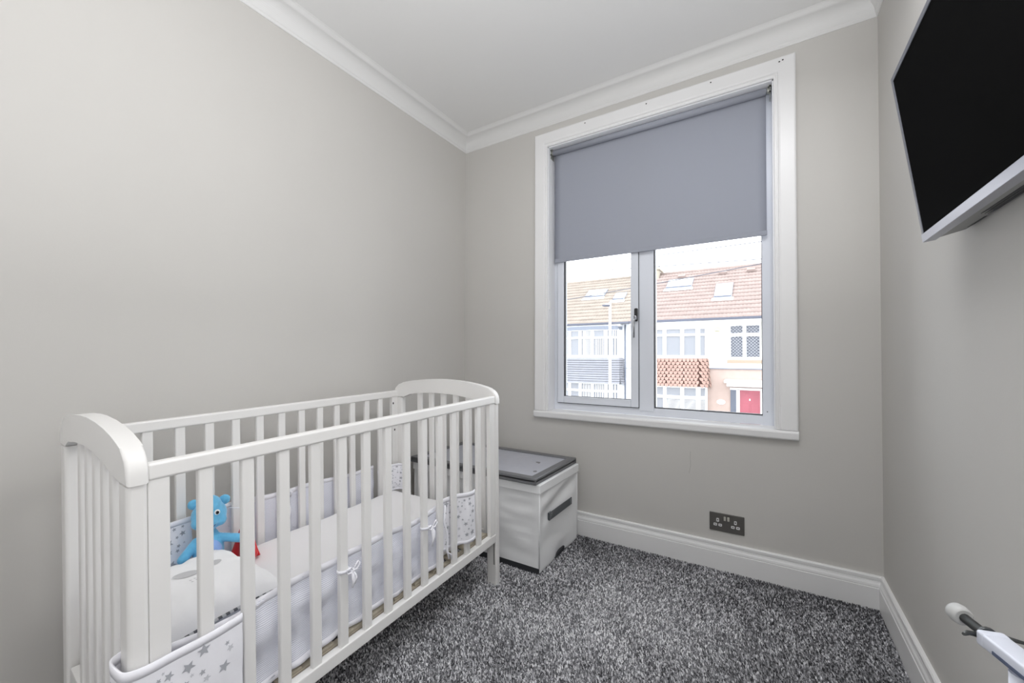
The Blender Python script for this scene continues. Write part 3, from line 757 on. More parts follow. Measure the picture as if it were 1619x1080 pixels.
# red fleece held next to the bear
rc = tag(empty('red_comforter', CM @ cp(0.803, 0.500, 0.357), 0.2), 'small bright red fleece comforter lying beside the blue soft toy', 'comforter')
bm = bmesh.new()
rings = []
for j in range(15):
    t = j / 14; ring = []
    for k in range(40):
        a_ = 2 * PI * k / 40
        r = (0.034 * (1 - t) ** 0.8 + 0.006) * (1 + 0.22 * math.sin(a_ * 5 + 1.5 * t) * (1 - t))
        ring.append(bm.verts.new((-0.010 + r * math.cos(a_) * 1.0 - 0.014 * t, r * 0.75 * math.sin(a_) + 0.01 * t, 0.002 + 0.108 * t - 0.006 * math.sin(PI * t))))
    rings.append(ring)
for j in range(14):
    for k in range(40): bm.faces.new((rings[j][k], rings[j][(k + 1) % 40], rings[j + 1][(k + 1) % 40], rings[j + 1][k]))
bm.faces.new(rings[0][::-1]); bm.faces.new(rings[-1])
from_bm('fleece_fold', bm, m_red, rc, True)
rc.scale = (1.12, 1.12, 1.1)
blob('fleece_corner', [('c', (-0.004, -0.006, 0.070), (0.026, -0.012, 0.040), 0.008, 0.011), ('c', (0.026, -0.012, 0.040), (0.036, -0.016, 0.017), 0.011, 0.0165), ('c', (0.000, -0.01, 0.016), (0.036, -0.016, 0.017), 0.012, 0.016)], m_red, rc, 0.0035, 3)

# ------------------------------------------------------------------ storage box
BX0, BX1, BY0, BY1 = -1.690, -0.889, 1.667, 2.112
sb = tag(empty('storage_box', ((BX0 + BX1) / 2, (BY0 + BY1) / 2, 0)), 'white fabric storage chest with grey lid under the window', 'storage box')
SO = Vector(sb.location)
def sshift(o): o.data.transform(Matrix.Translation(-SO)); return o
def wr(p, k):
    return noise.noise(V3((p[0] * 5, p[1] * 5, p[2] * 13 + k))) + 0.5 * noise.noise(V3((p[0] * 13 + p[2] * 9, p[1] * 13 - p[2] * 9, p[2] * 20 + k)))
bm = bmesh.new()
bxx(bm, BX0, BX1, BY0, BY1, 0.004, 0.400, 0.008, 3)
bmesh.ops.subdivide_edges(bm, edges=[e for e in bm.edges if e.calc_length() > 0.2], cuts=30, use_grid_fill=True)
for q in bm.verts:
    x, y, z = q.co; zz = max(0, min(1, (z - 0.02) / 0.1)) * max(0.0, min(1, (0.40 - z) / 0.05)) 
    if x > BX1 - 0.010:                                    # diagonal pulls on the end face
        e = max(0, min(1, (y - BY0) / 0.05)) * max(0, min(1, (BY1 - y) / 0.05))
        u = (y - BY0) / (BY1 - BY0)
        fold = 0.006 * math.sin((z * 1.0 - 0.16 * u) * 46 + 2.5 * u) * math.exp(-((z - 0.31) / 0.09) ** 2) * 1.0
        q.co.x += (fold * 1.4 - 0.006 + 0.005 * wr(q.co, 3)) * zz * e - 0.022 * math.exp(-(((y - BY0 - 0.235) / 0.06) ** 2)) * max(0, (0.08 - z) / 0.08) ** 1.3
    if y < BY0 + 0.010:
        e = max(0, min(1, (x - BX0) / 0.05)) * max(0, min(1, (BX1 - x) / 0.05))
        q.co.y += (0.005 + 0.007 * wr((x, 0, z * 1.6), 9)) * zz * e
sshift(from_bm('box_body', bm, m_boxcloth, sb, True))
sshift(box('base_strip', BX0 + 0.004, BX1 - 0.002, BY0 - 0.0015, BY0 + 0.02, 0.0005, 0.030, m_boxdark, sb, 0.001))
bm = bmesh.new()                                           # dark frame showing where the end cloth is caught up
pv = [(BY0 + 0.172, 0.0), (BY0 + 0.188, 0.012), (BY0 + 0.20, 0.020), (BY0 + 0.275, 0.030), (BY0 + 0.283, 0.026), (BY0 + 0.279, 0.0)]
A = [bm.verts.new((BX1 - 0.003, p[0], p[1] + 0.0005)) for p in pv]; B = [bm.verts.new((BX1 - 0.030, p[0], p[1] + 0.0005)) for p in pv]
bm.faces.new(A); bm.faces.new(B[::-1])
for i in range(6): bm.faces.new((A[i], B[i], B[(i + 1) % 6], A[(i + 1) % 6]))
sshift(from_bm('base_strip', bm, m_boxdark, sb))
for x, y in ((BX1 - 0.001, BY0 + 0.001), (BX1 - 0.002, BY1 - 0.001), (BX0 + 0.002, BY0 + 0.001)):
    sshift(tube('corner_piping', [(x, y, 0.03), (x, y, 0.2), (x, y, 0.376)], 0.0028, m_boxcloth, sb, 8))
# folded rim band
bm = bmesh.new(); bxx(bm, BX0 - 0.006, BX1 + 0.006, BY0 - 0.007, BY1 + 0.006, 0.374, 0.416, 0.003, 2)
for q in bm.verts:
    if q.co.z < 0.38: q.co.x += 0.0; q.co.y += 0.0
sshift(from_bm('rim_band', bm, m_boxcloth, sb, False))
# lid: raised border with a crumpled sunken panel
LX0, LX1, LY0, LY1, LZ = -1.700, -0.897, 1.645, 2.118, 0.448
bm = bmesh.new()
bxx(bm, LX0, LX1, LY0, LY1, 0.4165, LZ - 0.008, 0.003, 2)
for a_ in ((LX0, LX1, LY0, LY0 + 0.040), (LX0, LX1, LY1 - 0.042, LY1), (LX0, LX0 + 0.042, LY0 + 0.03, LY1 - 0.03), (LX1 - 0.042, LX1, LY0 + 0.03, LY1 - 0.03)):
    bxx(bm, *a_, LZ - 0.020, LZ, 0.004, 3)
lid = sshift(from_bm('lid', bm, m_vinyl, sb, False))
v, f = [], []; nx, ny = 90, 50
for i in range(nx + 1):
    for j in range(ny + 1):
        x = LX0 + 0.038 + (LX1 - LX0 - 0.076) * i / nx; y = LY0 + 0.036 + (LY1 - LY0 - 0.074) * j / ny
        e = min(1, min(i, nx - i) / 5) * min(1, min(j, ny - j) / 5)
        s = noise.noise(V3((x * 9, y * 7, 1))) + 0.6 * noise.noise(V3((x * 21 + y * 12, y * 16, 3))) + 0.35 * abs(noise.noise(V3((x * 34, y * 30 - x * 12, 7))))
        v.append((x, y, LZ - 0.0062 + e * (0.0032 * s)))
for i in range(nx):
    for j in range(ny):
        a_ = i * (ny + 1) + j; f.append((a_, a_ + ny + 1, a_ + ny + 2, a_ + 1))
p_ = sshift(from_py('lid_panel', v, f, mat('grey_vinyl_window_sheen', srgb(176, 178, 188), 0.3, bump=0.15, scale=22, spec=0.9), sb, True))  # paler than the lid vinyl: window reflection painted into the colour
# webbing handle with stitched ends
hd = sshift(box('box_handle', BX1 - 0.002, BX1 + 0.0025, 1.764, 2.032, 0.219, 0.256, m_handle, sb, 0.0015))
for y0 in (1.766, 2.002):
    s1 = sshift(box('stitched_end', BX1 - 0.008, BX1 + 0.0035, y0, y0 + 0.028, 0.220, 0.255, m_handle, sb, 0.001)); s1.parent = hd
    bm = bmesh.new()
    for (ya, za, yb, zb) in ((y0 + 0.004, 0.225, y0 + 0.024, 0.250), (y0 + 0.004, 0.250, y0 + 0.024, 0.225), (y0 + 0.003, 0.224, y0 + 0.025, 0.224), (y0 + 0.003, 0.251, y0 + 0.025, 0.251), (y0 + 0.003, 0.224, y0 + 0.003, 0.251), (y0 + 0.025, 0.224, y0 + 0.025, 0.251)):
        tube_bm(bm, [(BX1 + 0.0037, ya, za), (BX1 + 0.0037, yb, zb)], 0.0006, 5)
    s2 = sshift(from_bm('stitching', bm, mat('light_thread', srgb(150, 152, 154), 0.8), sb)); s2.parent = hd

# ------------------------------------------------------------------ double socket
so = tag(empty('wall_socket', (-0.1585, D, 0.226)), 'dark graphite double power socket with white inserts above the skirting', 'socket')
box('socket_plate', -0.073, 0.073, -0.0055, -0.0002, -0.043, 0.043, m_socket, so, 0.003, 3)
for cx_ in (-0.0375, 0.0365):
    for dx, dz, w_, h_ in ((0, 0.010, 0.0105, 0.0160), (-0.0105, -0.0125, 0.0145, 0.0110), (0.0105, -0.0125, 0.0145, 0.0110)):
        p = box('pin_socket', cx_ + dx - w_ / 2, cx_ + dx + w_ / 2, -0.0066, -0.0052, dz - h_ / 2, dz + h_ / 2, m_socketwhite, so, 0.0022, 3)
        hw_, hv_ = (w_ * 0.20, h_ * 0.25) if w_ < h_ else (w_ * 0.27, h_ * 0.15)
        q = box('pin_hole', cx_ + dx - hw_, cx_ + dx + hw_, -0.0070, -0.0060, dz - hv_, dz + hv_, m_dark, None); q.parent = p
for cx_ in (-0.0075, 0.0075):
    p = box('rocker_switch', cx_ - 0.0045, cx_ + 0.0045, -0.0085, -0.0052, 0.011, 0.030, mat('switch_light_grey', srgb(190, 188, 180), 0.35), so, 0.001)

# ------------------------------------------------------------------ television on the right wall, tipped forward
TY1, TY0 = 1.35, 0.635
tvt = math.atan2(0.053, 0.400)                              # tip
tv = tag(empty('television'), 'flat black television with silver bezel mounted high on the right wall', 'television')
# tv local: x to the wall (depth), y along the wall (far edge = 0, towards the camera negative), z down the face from the top
tp_ = Vector((0.2700, TY1, 1.7055)); dn = Vector((math.sin(tvt), 0, -math.cos(tvt))); bk_ = Vector((math.cos(tvt), 0, math.sin(tvt)))
TM = Matrix((bk_, Vector((0, 1, 0)), -dn)).transposed().to_4x4(); TM.translation = tp_
tv.matrix_world = TM
TW, THh = 0.72, 0.4195
bm = bmesh.new()                                           # bezel
bxx(bm, 0, 0.020, -0.011, 0, -THh, 0, 0.0008); bxx(bm, 0, 0.020, -TW, -TW + 0.011, -THh, 0, 0.0008)
bxx(bm, 0, 0.020, -TW + 0.011, -0.011, -0.011, 0, 0.0008)
from_bm('bezel', bm, mat('tv_dark_silver', srgb(118, 120, 128), 0.35, metal=0.4), tv)
box('bezel', -0.0015, 0.022, -TW + 0.001, -0.001, -THh - 0.0005, -THh + 0.019, m_silver, tv, 0.0012)
box('screen', 0.0015, 0.0105, -TW + 0.0105, -0.0105, -THh + 0.0185, -0.0105, m_screen, tv, 0)
prism('rear_housing', [(0.018, -THh + 0.003), (0.040, -THh + 0.030), (0.050, -THh + 0.10), (0.044, -0.10), (0.030, -0.02), (0.018, -0.004)], 'Y', -TW + 0.004, -0.004, m_tvback, tv, 0)
# lower body sweeping back under the set, with black vents
prism('lower_housing', [(0.0205, -THh + 0.0005), (0.066, -THh + 0.0065), (0.068, -THh + 0.013), (0.060, -THh + 0.13), (0.030, -THh + 0.13)], 'Y', -TW + 0.02, -0.020, m_tvback, tv, 0.003)
def vent(y0, y1, f0, f1):
    P0 = Vector((0.0205, 0, -THh + 0.0005)); P1 = Vector((0.066, 0, -THh + 0.0065)); nn = Vector((P1.z - P0.z, 0, -(P1.x - P0.x))).normalized()
    A = P0.lerp(P1, f0) + nn * 0.0008; B = P0.lerp(P1, f1) + nn * 0.0008
    v = [A + V3((0, y0, 0)), A + V3((0, y1, 0)), B + V3((0, y1 - 0.02, 0)), B + V3((0, y0, 0))]
    w_ = [p - nn * 0.002 for p in v]
    from_py('vent_panel', v + w_, [(0, 1, 2, 3), (7, 6, 5, 4), (0, 4, 5, 1), (1, 5, 6, 2), (2, 6, 7, 3), (3, 7, 4, 0)], m_tvblack, tv)
vent(-0.40, -0.185, 0.40, 0.58); vent(-0.40, -0.17, 0.62, 0.78); vent(-0.40, -0.155, 0.82, 0.97); vent(-0.64, -0.425, 0.40, 0.97); vent(-0.13, -0.05, 0.88, 0.985)
br = box('wall_bracket', 0.045, 0.128, -0.46, -0.26, -0.30, -0.12, m_black, tv, 0.004)

# ------------------------------------------------------------------ safety gate standing by the right wall, near the camera
g0 = Vector((0.2445, 0.772, 0.6515)); g1 = Vector((0.257, 0.727, 0.6515))
gd = (g1 - g0).normalized()
gt = tag(empty('safety_gate', (g0.x, g0.y, 0), math.atan2(gd.y, gd.x)), 'white metal safety gate with screw-out rubber foot by the right wall', 'safety gate')
# local x runs along the gate towards the camera
H = 0.6515
bm = bmesh.new(); bxx(bm, 0, 0.55, -0.014, 0.014, -0.009, 0.009, 0.003, 3)
o = from_bm('top_bar', bm, m_gate, gt, True); o.location = (0, 0, H)
box('end_cap', -0.004, 0.010, -0.0145, 0.0145, H - 0.0098, H + 0.0098, m_gate, gt, 0.004, 3)
box('bar_slot', 0.022, 0.115, -0.0146, -0.0135, H - 0.0065, H - 0.002, m_gateblue, gt, 0.001)
up = tube('upright', [(0.045, 0, 0.012), (0.045, 0, H - 0.012)], 0.0125, m_gate, gt, 16)
for k in range(1, 7):
    if k == 6: tube('upright', [(0.52, 0, 0.012), (0.52, 0, H - 0.012)], 0.0125, m_gate, gt, 16)
    else: tube('gate_bar', [(0.045 + 0.079 * k, 0, 0.03), (0.045 + 0.079 * k, 0, H - 0.012)], 0.006, m_gate, gt, 10)
o = box('bottom_bar', 0, 0.55, -0.014, 0.014, 0.006, 0.032, m_gate, gt, 0.003, 2)
bm = bmesh.new()
pts = []; rad = []
for k in range(61):
    pts.append((0.004 - 0.052 * k / 60, 0, H)); rad.append(0.0058 + 0.0004 * (k % 2))
tube_bm(bm, pts, rad, 12)
from_bm('threaded_spindle', bm, m_gun, gt)
bm = bmesh.new()
tube_bm(bm, [(-0.0085, 0, H), (-0.0045, 0, H)], 0.011, 16)
for s in (-1, 1):
    tube_bm(bm, [(-0.006, s * 0.008, H), (-0.006, s * 0.020, H + 0.001), (0.003, s * 0.030, H + 0.003)], [0.0035, 0.003, 0.002], 8)
from_bm('adjusting_nut', bm, m_gun, gt)
bm = bmesh.new()
tube_bm(bm, [(-0.044, 0, H), (-0.047, 0, H), (-0.055, 0, H), (-0.0605, 0, H), (-0.062, 0, H)], [0.010, 0.0120, 0.0130, 0.0120, 0.0085], 24)
from_bm('rubber_foot', bm, m_rubber, gt)

# ------------------------------------------------------------------ the street outside
GZ = -2.75
m_road = mat('asphalt', srgb(120, 120, 122), 0.9, var=0.1, vscale=3)
m_pave = mat('pavement_slab', srgb(170, 168, 164), 0.9, var=0.06, vscale=2)
struct(box('trim_4', -30, 18, 9.0, 16.0, GZ - 0.2, GZ - 0.05, m_road), 'asphalt road')
struct(box('trim_5', -30, 18, 16.0, 40.0, GZ - 0.2, GZ, m_pave), 'far pavement and front gardens')
struct(box('trim_6', -30, 18, D + 0.3, 9.0, GZ - 0.2, GZ, m_pave), 'near pavement')
m_render_a = mat('pale_grey_render', srgb(226, 228, 234), 0.9, var=0.02, vscale=1.5)
m_render_b = mat('cream_white_render', srgb(236, 234, 226), 0.9, var=0.02, vscale=1.5)
m_pink = mat('faded_pink_masonry', srgb(166, 148, 140), 0.9, var=0.05, vscale=5)
m_tile_a = mat('weathered_buff_roof_tile', srgb(136, 126, 117), 0.9, var=0.12, vscale=2.2)
m_tile_b = mat('faded_red_roof_tile', srgb(138, 123, 118), 0.9, var=0.10, vscale=2.4)
m_upvc = mat('street_white_plastic', srgb(238, 238, 240), 0.5)
m_gutter = mat('slate_grey_gutter', srgb(78, 81, 94), 0.6)
m_fascia = mat('grey_fascia', srgb(112, 118, 130), 0.7)
m_bluepipe = mat('grey_blue_pipe', srgb(88, 95, 110), 0.6)
m_hang_a = mat('grey_hung_tile', srgb(134, 135, 142), 0.9, var=0.06, vscale=3)
m_hang_b = mat('terracotta_hung_tile', srgb(156, 128, 118), 0.9, var=0.10, vscale=2.6)
m_pane_pale = mat('pale_curtained_pane', srgb(128, 130, 136), 0.35)
m_pane_mid = mat('grey_pane', srgb(86, 91, 104), 0.3)
m_pane_dark = mat('dark_pane', srgb(76, 81, 94), 0.3)
m_blindstrip = mat('vertical_blind_strip', srgb(190, 190, 190), 0.6)
m_sky_pane = mat('skylight_pane', srgb(214, 222, 234), 0.08, spec=0.9)
m_lead = mat('lead_grey', srgb(140, 146, 158), 0.6)
m_door = mat('red_door_paint', srgb(150, 78, 90), 0.5, var=0.1, vscale=3)
RY0, RZ0, RY1, RZ1 = 19.62, 2.66, 24.2, 5.66               # eave and ridge of both roofs
SLOPE = math.atan2(RZ1 - RZ0, RY1 - RY0); RL = math.hypot(RY1 - RY0, RZ1 - RZ0)
rd = V3((0, math.cos(SLOPE), math.sin(SLOPE))); rn = V3((0, -math.sin(SLOPE), math.cos(SLOPE)))
def roofp(x, s, h=0): return V3((x, RY0, RZ0)) + rd * s + rn * h
def roof_tiles(x0, x1, m, parent, org, seed):
    rows = 14; c_ = RL / rows; per = 0.150; sub = 5
    nx = int((x1 - x0) / per * sub); v, f = [], []
    rnd = random.Random(seed)
    for r_ in range(rows):
        dh = rnd.uniform(0, 0.006)
        for e, (s, h) in enumerate(((r_ * c_ - 0.03, 0.045), (r_ * c_ - 0.03, 0.075 + dh), ((r_ + 1) * c_, 0.030 + dh))):
            for i in range(nx + 1):
                x = x0 + (x1 - x0) * i / nx
                roll_ = 0.018 * (0.5 + 0.5 * math.cos(2 * PI * i / sub)) if e else 0
                v.append(roofp(x, s, h + roll_) - org)
        b0 = r_ * 3 * (nx + 1)
        for e in range(2):
            for i in range(nx):
                a_ = b0 + e * (nx + 1) + i; f.append((a_, a_ + 1, a_ + nx + 2, a_ + nx + 1))
    o = from_py('roof_tiles', v, f, m, parent, True); o['kind'] = 'stuff'
    return o
def hbox(name, x0, x1, y0, y1, z0, z1, m, parent, org, bev=0.0):
    o = box(name, x0, x1, y0, y1, z0, z1, m, parent, bev); o.data.transform(Matrix.Translation(-org)); return o
def skylight(x0, x1, s0, s1, parent, org, tilt_top=False):
    """rooflight on the slope: frame, pane, lead apron under it"""
    def bar(name, xa, xb, sa, sb, h0, h1, m, par):
        v = [roofp(x, s, h) - org for h in (h0, h1) for x, s in ((xa, sa), (xb, sa), (xb, sb), (xa, sb))]
        o = from_py(name, v, [(3, 2, 1, 0), (4, 5, 6, 7), (0, 1, 5, 4), (1, 2, 6, 5), (2, 3, 7, 6), (3, 0, 4, 7)], m, par); return o
    fr_ = bar('skylight', x0, x1, s0, s1, 0.02, 0.13, m_lead, parent)
    bar('pane', x0 + 0.07, x1 - 0.07, s0 + 0.10, s1 - 0.10, 0.128, 0.142, m_sky_pane, fr_)
    bar('flashing', x0 - 0.08, x1 + 0.08, s0 - 0.28, s0, 0.08, 0.10, m_upvc, fr_)
    bar('blind_cassette', x0 + 0.02, x1 - 0.02, s0 + 0.02, s0 + 0.12, 0.13, 0.15, m_gutter, fr_)
    return fr_
def seg_window(A, B, z0, z1, zt0, zt1, parent, org, m_low, m_up, strips=None, louvre=False, fw=0.075, lattice=False):
    """one light between plan points A and B: frame bars joined, panes apart"""
    A = V3((*A, 0)); B = V3((*B, 0)); d = B - A; L = d.length; d.normalize(); nrm = V3((d.y, -d.x, 0))
    if nrm.y > 0: nrm = -nrm
    def quad_box(bm, s0, s1, za, zb, o0, o1):
        vs = [bm.verts.new(A + d * s + nrm * o + V3((0, 0, z)) - org) for z in (za, zb) for s, o in ((s0, o0), (s1, o0), (s1, o1), (s0, o1))]
        for q in ((3, 2, 1, 0), (4, 5, 6, 7), (0, 1, 5, 4), (1, 2, 6, 5), (2, 3, 7, 6), (3, 0, 4, 7)): bm.faces.new([vs[i] for i in q])
    bm = bmesh.new()
    quad_box(bm, 0, fw, z0, z1, 0, 0.07); quad_box(bm, L - fw, L, z0, z1, 0, 0.07)
    quad_box(bm, fw, L - fw, z0, z0 + 0.06, 0, 0.07); quad_box(bm, fw, L - fw, z1 - 0.06, z1, 0, 0.07); quad_box(bm, fw, L - fw, zt0, zt1, 0, 0.08)
    w_ = from_bm('window', bm, m_upvc, parent)
    for (za, zb, mm) in ((z0 + 0.05, zt0, m_low), (zt1, z1 - 0.05, m_up)):
        bm = bmesh.new(); quad_box(bm, fw - 0.005, L - fw + 0.005, za, zb, -0.01, 0.02); from_bm('pane', bm, mm, w_)
        if strips and strips[0 if za < zt0 else 1]:
            bm = bmesh.new(); k = strips[0 if za < zt0 else 1]
            for i in range(k):
                s = fw + 0.03 + (L - 2 * fw - 0.06) * (i + 0.5) / k; wd_ = (L - 2 * fw) / k * 0.26
                quad_box(bm, s - wd_, s + wd_, za, zb, 0.02, 0.028)
            o = from_bm('blind_strips', bm, m_blindstrip, w_); o['kind'] = 'stuff'
        if louvre and za < zt0:
            bm = bmesh.new(); n_l = 11
            for i in range(n_l):
                z = za + (zb - za) * (i + 0.5) / n_l; quad_box(bm, fw, L - fw, z - 0.017, z + 0.017, 0.02, 0.03)
            o = from_bm('louvres', bm, m_blindstrip, w_); o['kind'] = 'stuff'
        if lattice:
            bm = bmesh.new(); W = L - 2 * fw; Hh = zb - za; st = 0.13
            for sg in (1, -1):
                k = -Hh
                while k < W:
                    # line s = k + (z) or mirrored
                    t0 = max(0, -k); t1 = min(Hh, W - k)
                    if t1 > t0:
                        sA, sB = k + t0, k + t1
                        if sg < 0: sA, sB = W - sA, W - sB
                        P = A + d * (fw + sA) + nrm * 0.024 + V3((0, 0, za + t0)) - org; Q = A + d * (fw + sB) + nrm * 0.024 + V3((0, 0, za + t1)) - org
                        tube_bm(bm, [P, Q], 0.010, 4)
                    k += st
            o = from_bm('lead_lattice', bm, m_gutter, w_); o['kind'] = 'stuff'
    return w_
def apron(plan, z0, z1, rows, m, parent, org, scallop, flare=0.10):
    """hung tiles between the two bay windows: courses of little tiles, each its own bit of geometry, joined"""
    pl_ = [V3((*p, 0)) for p in plan]; bm = bmesh.new()
    rh = (z1 - z0) / rows
    for r_ in range(rows):
        zt = z1 - r_ * rh; zb = zt - rh * (1.12 if scallop else 0.84); fl = flare * (r_ / rows) ** 2
        for a_, b_ in zip(pl_[:-1], pl_[1:]):
            d = b_ - a_; L = d.length; d = d.normalized(); nn = V3((d.y, -d.x, 0)); nn = nn if nn.y < 0 else -nn
            k = max(1, round(L / 0.17)) if scallop else 1; w_ = L / k; lip = 0.022 if scallop else 0.045
            for i in range(k):
                off = w_ * 0.5 * (r_ % 2) if scallop else 0
                s0 = i * w_ + (0.009 if scallop else -0.03) + off; s1 = (i + 1) * w_ + (-0.009 if scallop else 0.03) + off
                if scallop and s1 > L + 0.05: s1 = L + 0.05
                prof = [(s0, zt), (s1, zt), (s1, zb + (rh * 0.55 if scallop else 0))]
                if scallop: prof += [((s0 + s1) / 2 + (s1 - s0) * 0.25, zb + rh * 0.15), ((s0 + s1) / 2, zb), ((s0 + s1) / 2 - (s1 - s0) * 0.25, zb + rh * 0.15)]
                prof += [(s0, zb + (rh * 0.55 if scallop else 0))]
                def P(s, z, h):
                    tl = (zt - z) / (rh * 1.25)
                    return a_ + d * s + nn * (0.02 + fl + 0.055 * tl + h) + V3((0, 0, z)) - org
                F = [bm.verts.new(P(s, z, lip)) for s, z in prof]; Bk = [bm.verts.new(P(s, z, 0)) for s, z in prof]
                bm.faces.new(F)
                for q in range(len(prof)):
                    bm.faces.new((F[q], F[(q + 1) % len(prof)], Bk[(q + 1) % len(prof)], Bk[q]))
    o = from_bm('hung_tiles', bm, m, parent); o['kind'] = 'stuff'; return o
def plan_prism(name, plan, z0, z1, m, parent, org, back=20.1, grow=0.0):
    pts = [V3((p[0], p[1] - grow, 0)) for p in plan]
    poly = [(p.x, p.y) for p in pts] + [(plan[-1][0], back), (plan[0][0], back)]
    o = prism(name, poly, 'Z', z0, z1, m, parent); o.data.transform(Matrix.Translation(-org)); return o

# house on the left: grey hung tiles, curved bay
HA = tag(empty('terraced_house', (-9.0, 20.0, GZ)), 'terraced house across the road with grey tiled curved bay and buff roof', 'house')
oA = V3(HA.location); PX = -5.55
hbox('wall', -15.0, PX, 20.0, 28.4, GZ, 2.75, m_render_a, HA, oA)
prism('gable', [(19.9, 2.60), (24.2, 5.62), (28.5, 2.60)], 'X', -14.9, PX, m_render_a, HA).data.transform(Matrix.Translation(-oA))
roof_tiles(-15.0, PX, m_tile_a, HA, oA, 1)
def roof_back(x0, x1, m, par, org):
    v = [V3(p) - org for p in ((x0, 24.2, 5.66), (x1, 24.2, 5.66), (x1, 28.8, 2.62), (x0, 28.8, 2.62), (x0, 24.2, 5.56), (x1, 24.2, 5.56), (x1, 28.8, 2.52), (x0, 28.8, 2.52))]
    from_py('rear_roof', v, [(0, 1, 2, 3), (7, 6, 5, 4), (0, 4, 5, 1), (1, 5, 6, 2), (2, 6, 7, 3), (3, 7, 4, 0)], m, par)
roof_back(-15.0, PX, m_tile_a, HA, oA)
tube('ridge_tiles', [(-15.0 - oA.x, 24.2 - oA.y, 5.70 - oA.z), (PX - oA.x, 24.2 - oA.y, 5.70 - oA.z)], 0.11, m_tile_a, HA, 12)
hbox('gutter', -15.0, PX, 19.50, 19.62, 2.60, 2.70, m_gutter, HA, oA, 0.02)
hbox('fascia', -15.0, -6.0, 19.62, 20.0, 2.50, 2.60, m_upvc, HA, oA)
planA = [(-9.85, 19.95), (-9.20, 19.62), (-8.58, 19.45), (-7.97, 19.38), (-7.33, 19.38), (-6.68, 19.46), (-6.12, 19.72), (-6.02, 20.0)]
bw = plan_prism('bay_window', planA, -2.6, 2.40, m_upvc, HA, oA, 20.05, -0.09)
plan_prism('bay_cornice', planA, 2.335, 2.52, m_fascia, HA, oA, 20.05, 0.10)
plan_prism('bay_sill', planA, 0.93, 1.00, m_upvc, HA, oA, 20.05, 0.05)
plan_prism('apron_core', planA, -0.36, 0.93, mat('tile_gap_shade', srgb(78, 76, 80), 0.9), HA, oA, 20.05, 0.0)  # core coloured dark to stand for shade between tile courses
specA = [(m_pane_pale, m_pane_pale, None), (m_pane_pale, m_pane_pale, None), (m_pane_pale, m_pane_pale, None), (m_pane_mid, m_pane_mid, (6, 6)), (m_pane_dark, m_pane_pale, (5, 0)), (m_pane_dark, m_pane_mid, (3, 4)), (m_pane_pale, m_pane_pale, None)]
specA2 = [(m_pane_pale, m_pane_pale, None), (m_pane_pale, m_pane_pale, None), (m_pane_pale, m_pane_pale, None), (m_pane_dark, m_pane_dark, (5, 5)), (m_pane_mid, m_pane_mid, (4, 5)), (m_pane_mid, m_pane_mid, (3, 3)), (m_pane_pale, m_pane_pale, None)]
for i in range(6):
    a_, b_, c_ = specA[i]; seg_window(planA[i], planA[i + 1], 1.00, 2.37, 1.90, 1.99, HA, oA, a_, b_, c_)
    a_, b_, c_ = specA2[i]; seg_window(planA[i], planA[i + 1], -1.55, -0.30, -0.76, -0.66, HA, oA, a_, b_, c_)
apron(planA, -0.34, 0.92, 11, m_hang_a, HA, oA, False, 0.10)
tube('drainpipe', [(-5.86 - oA.x, 19.93 - oA.y, 2.58 - oA.z), (-5.86 - oA.x, 19.93 - oA.y, 0.01)], 0.035, m_bluepipe, HA, 8)
for x0, x1, s0, s1 in ((-8.86, -7.72, 3.00, 3.98), (-7.05, -6.43, 2.42, 3.28)): skylight(x0, x1, s0, s1, HA, oA)
hbox('string_line', -6.02, PX, 19.985, 20.0, 0.42, 0.45, m_fascia, HA, oA)

# house on the right: terracotta scalloped apron, red door
HB = tag(empty('terraced_house', (-2.5, 20.0, GZ)), 'terraced house across the road with terracotta scalloped bay apron and red door', 'house')
oB = V3(HB.location)
hbox('wall', -2.6, 4.0, 20.0, 28.4, GZ, 0.50, m_pink, HB, oB)
hbox('wall', PX, -2.6, 20.0, 28.4, GZ, 0.50, m_render_b, HB, oB)
hbox('upper_wall', PX, 4.0, 19.97, 28.4, 0.50, 2.75, m_render_b, HB, oB)
prism('gable', [(19.9, 2.60), (24.2, 5.62), (28.5, 2.60)], 'X', PX, 3.9, m_render_b, HB).data.transform(Matrix.Translation(-oB))
roof_tiles(PX, 4.0, m_tile_b, HB, oB, 2); roof_back(PX, 4.0, m_tile_b, HB, oB)
tube('ridge_tiles', [(PX - oB.x, 24.2 - oB.y, 5.70 - oB.z), (4.0 - oB.x, 24.2 - oB.y, 5.70 - oB.z)], 0.11, m_tile_b, HB, 12)
hbox('gutter', PX + 0.002, 4.0, 19.50, 19.62, 2.60, 2.70, m_gutter, HB, oB, 0.02)
hbox('soffit', PX, 4.0, 19.62, 19.97, 2.50, 2.60, m_upvc, HB, oB)
planB = [(-5.35, 20.0), (-5.05, 19.62), (-4.55, 19.45), (-3.88, 19.42), (-3.14, 19.42), (-2.52, 19.48), (-2.22, 19.78), (-2.18, 20.0)]
plan_prism('bay_window', planB, -2.6, 2.40, m_upvc, HB, oB, 20.05, -0.09)
plan_prism('bay_cornice', planB, 2.30, 2.52, m_upvc, HB, oB, 20.05, 0.10)
plan_prism('bay_sill', planB, 0.93, 1.00, m_upvc, HB, oB, 20.05, 0.05)
plan_prism('apron_core', planB, -0.36, 0.93, mat('tile_gap_shade_brown', srgb(112, 84, 76), 0.9), HB, oB, 20.05, 0.0)  # dark brown core paints the shade around the scallops
for i in range(6):
    seg_window(planB[i], planB[i + 1], 1.00, 2.30, 1.93, 2.03, HB, oB, m_pane_pale, m_pane_pale)
    seg_window(planB[i], planB[i + 1], -1.55, -0.32, -0.86, -0.74, HB, oB, m_pane_dark if i > 2 else m_pane_pale, m_pane_pale, None, i > 2)
apron(planB, -0.34, 0.92, 9, m_hang_b, HB, oB, True, 0.12)
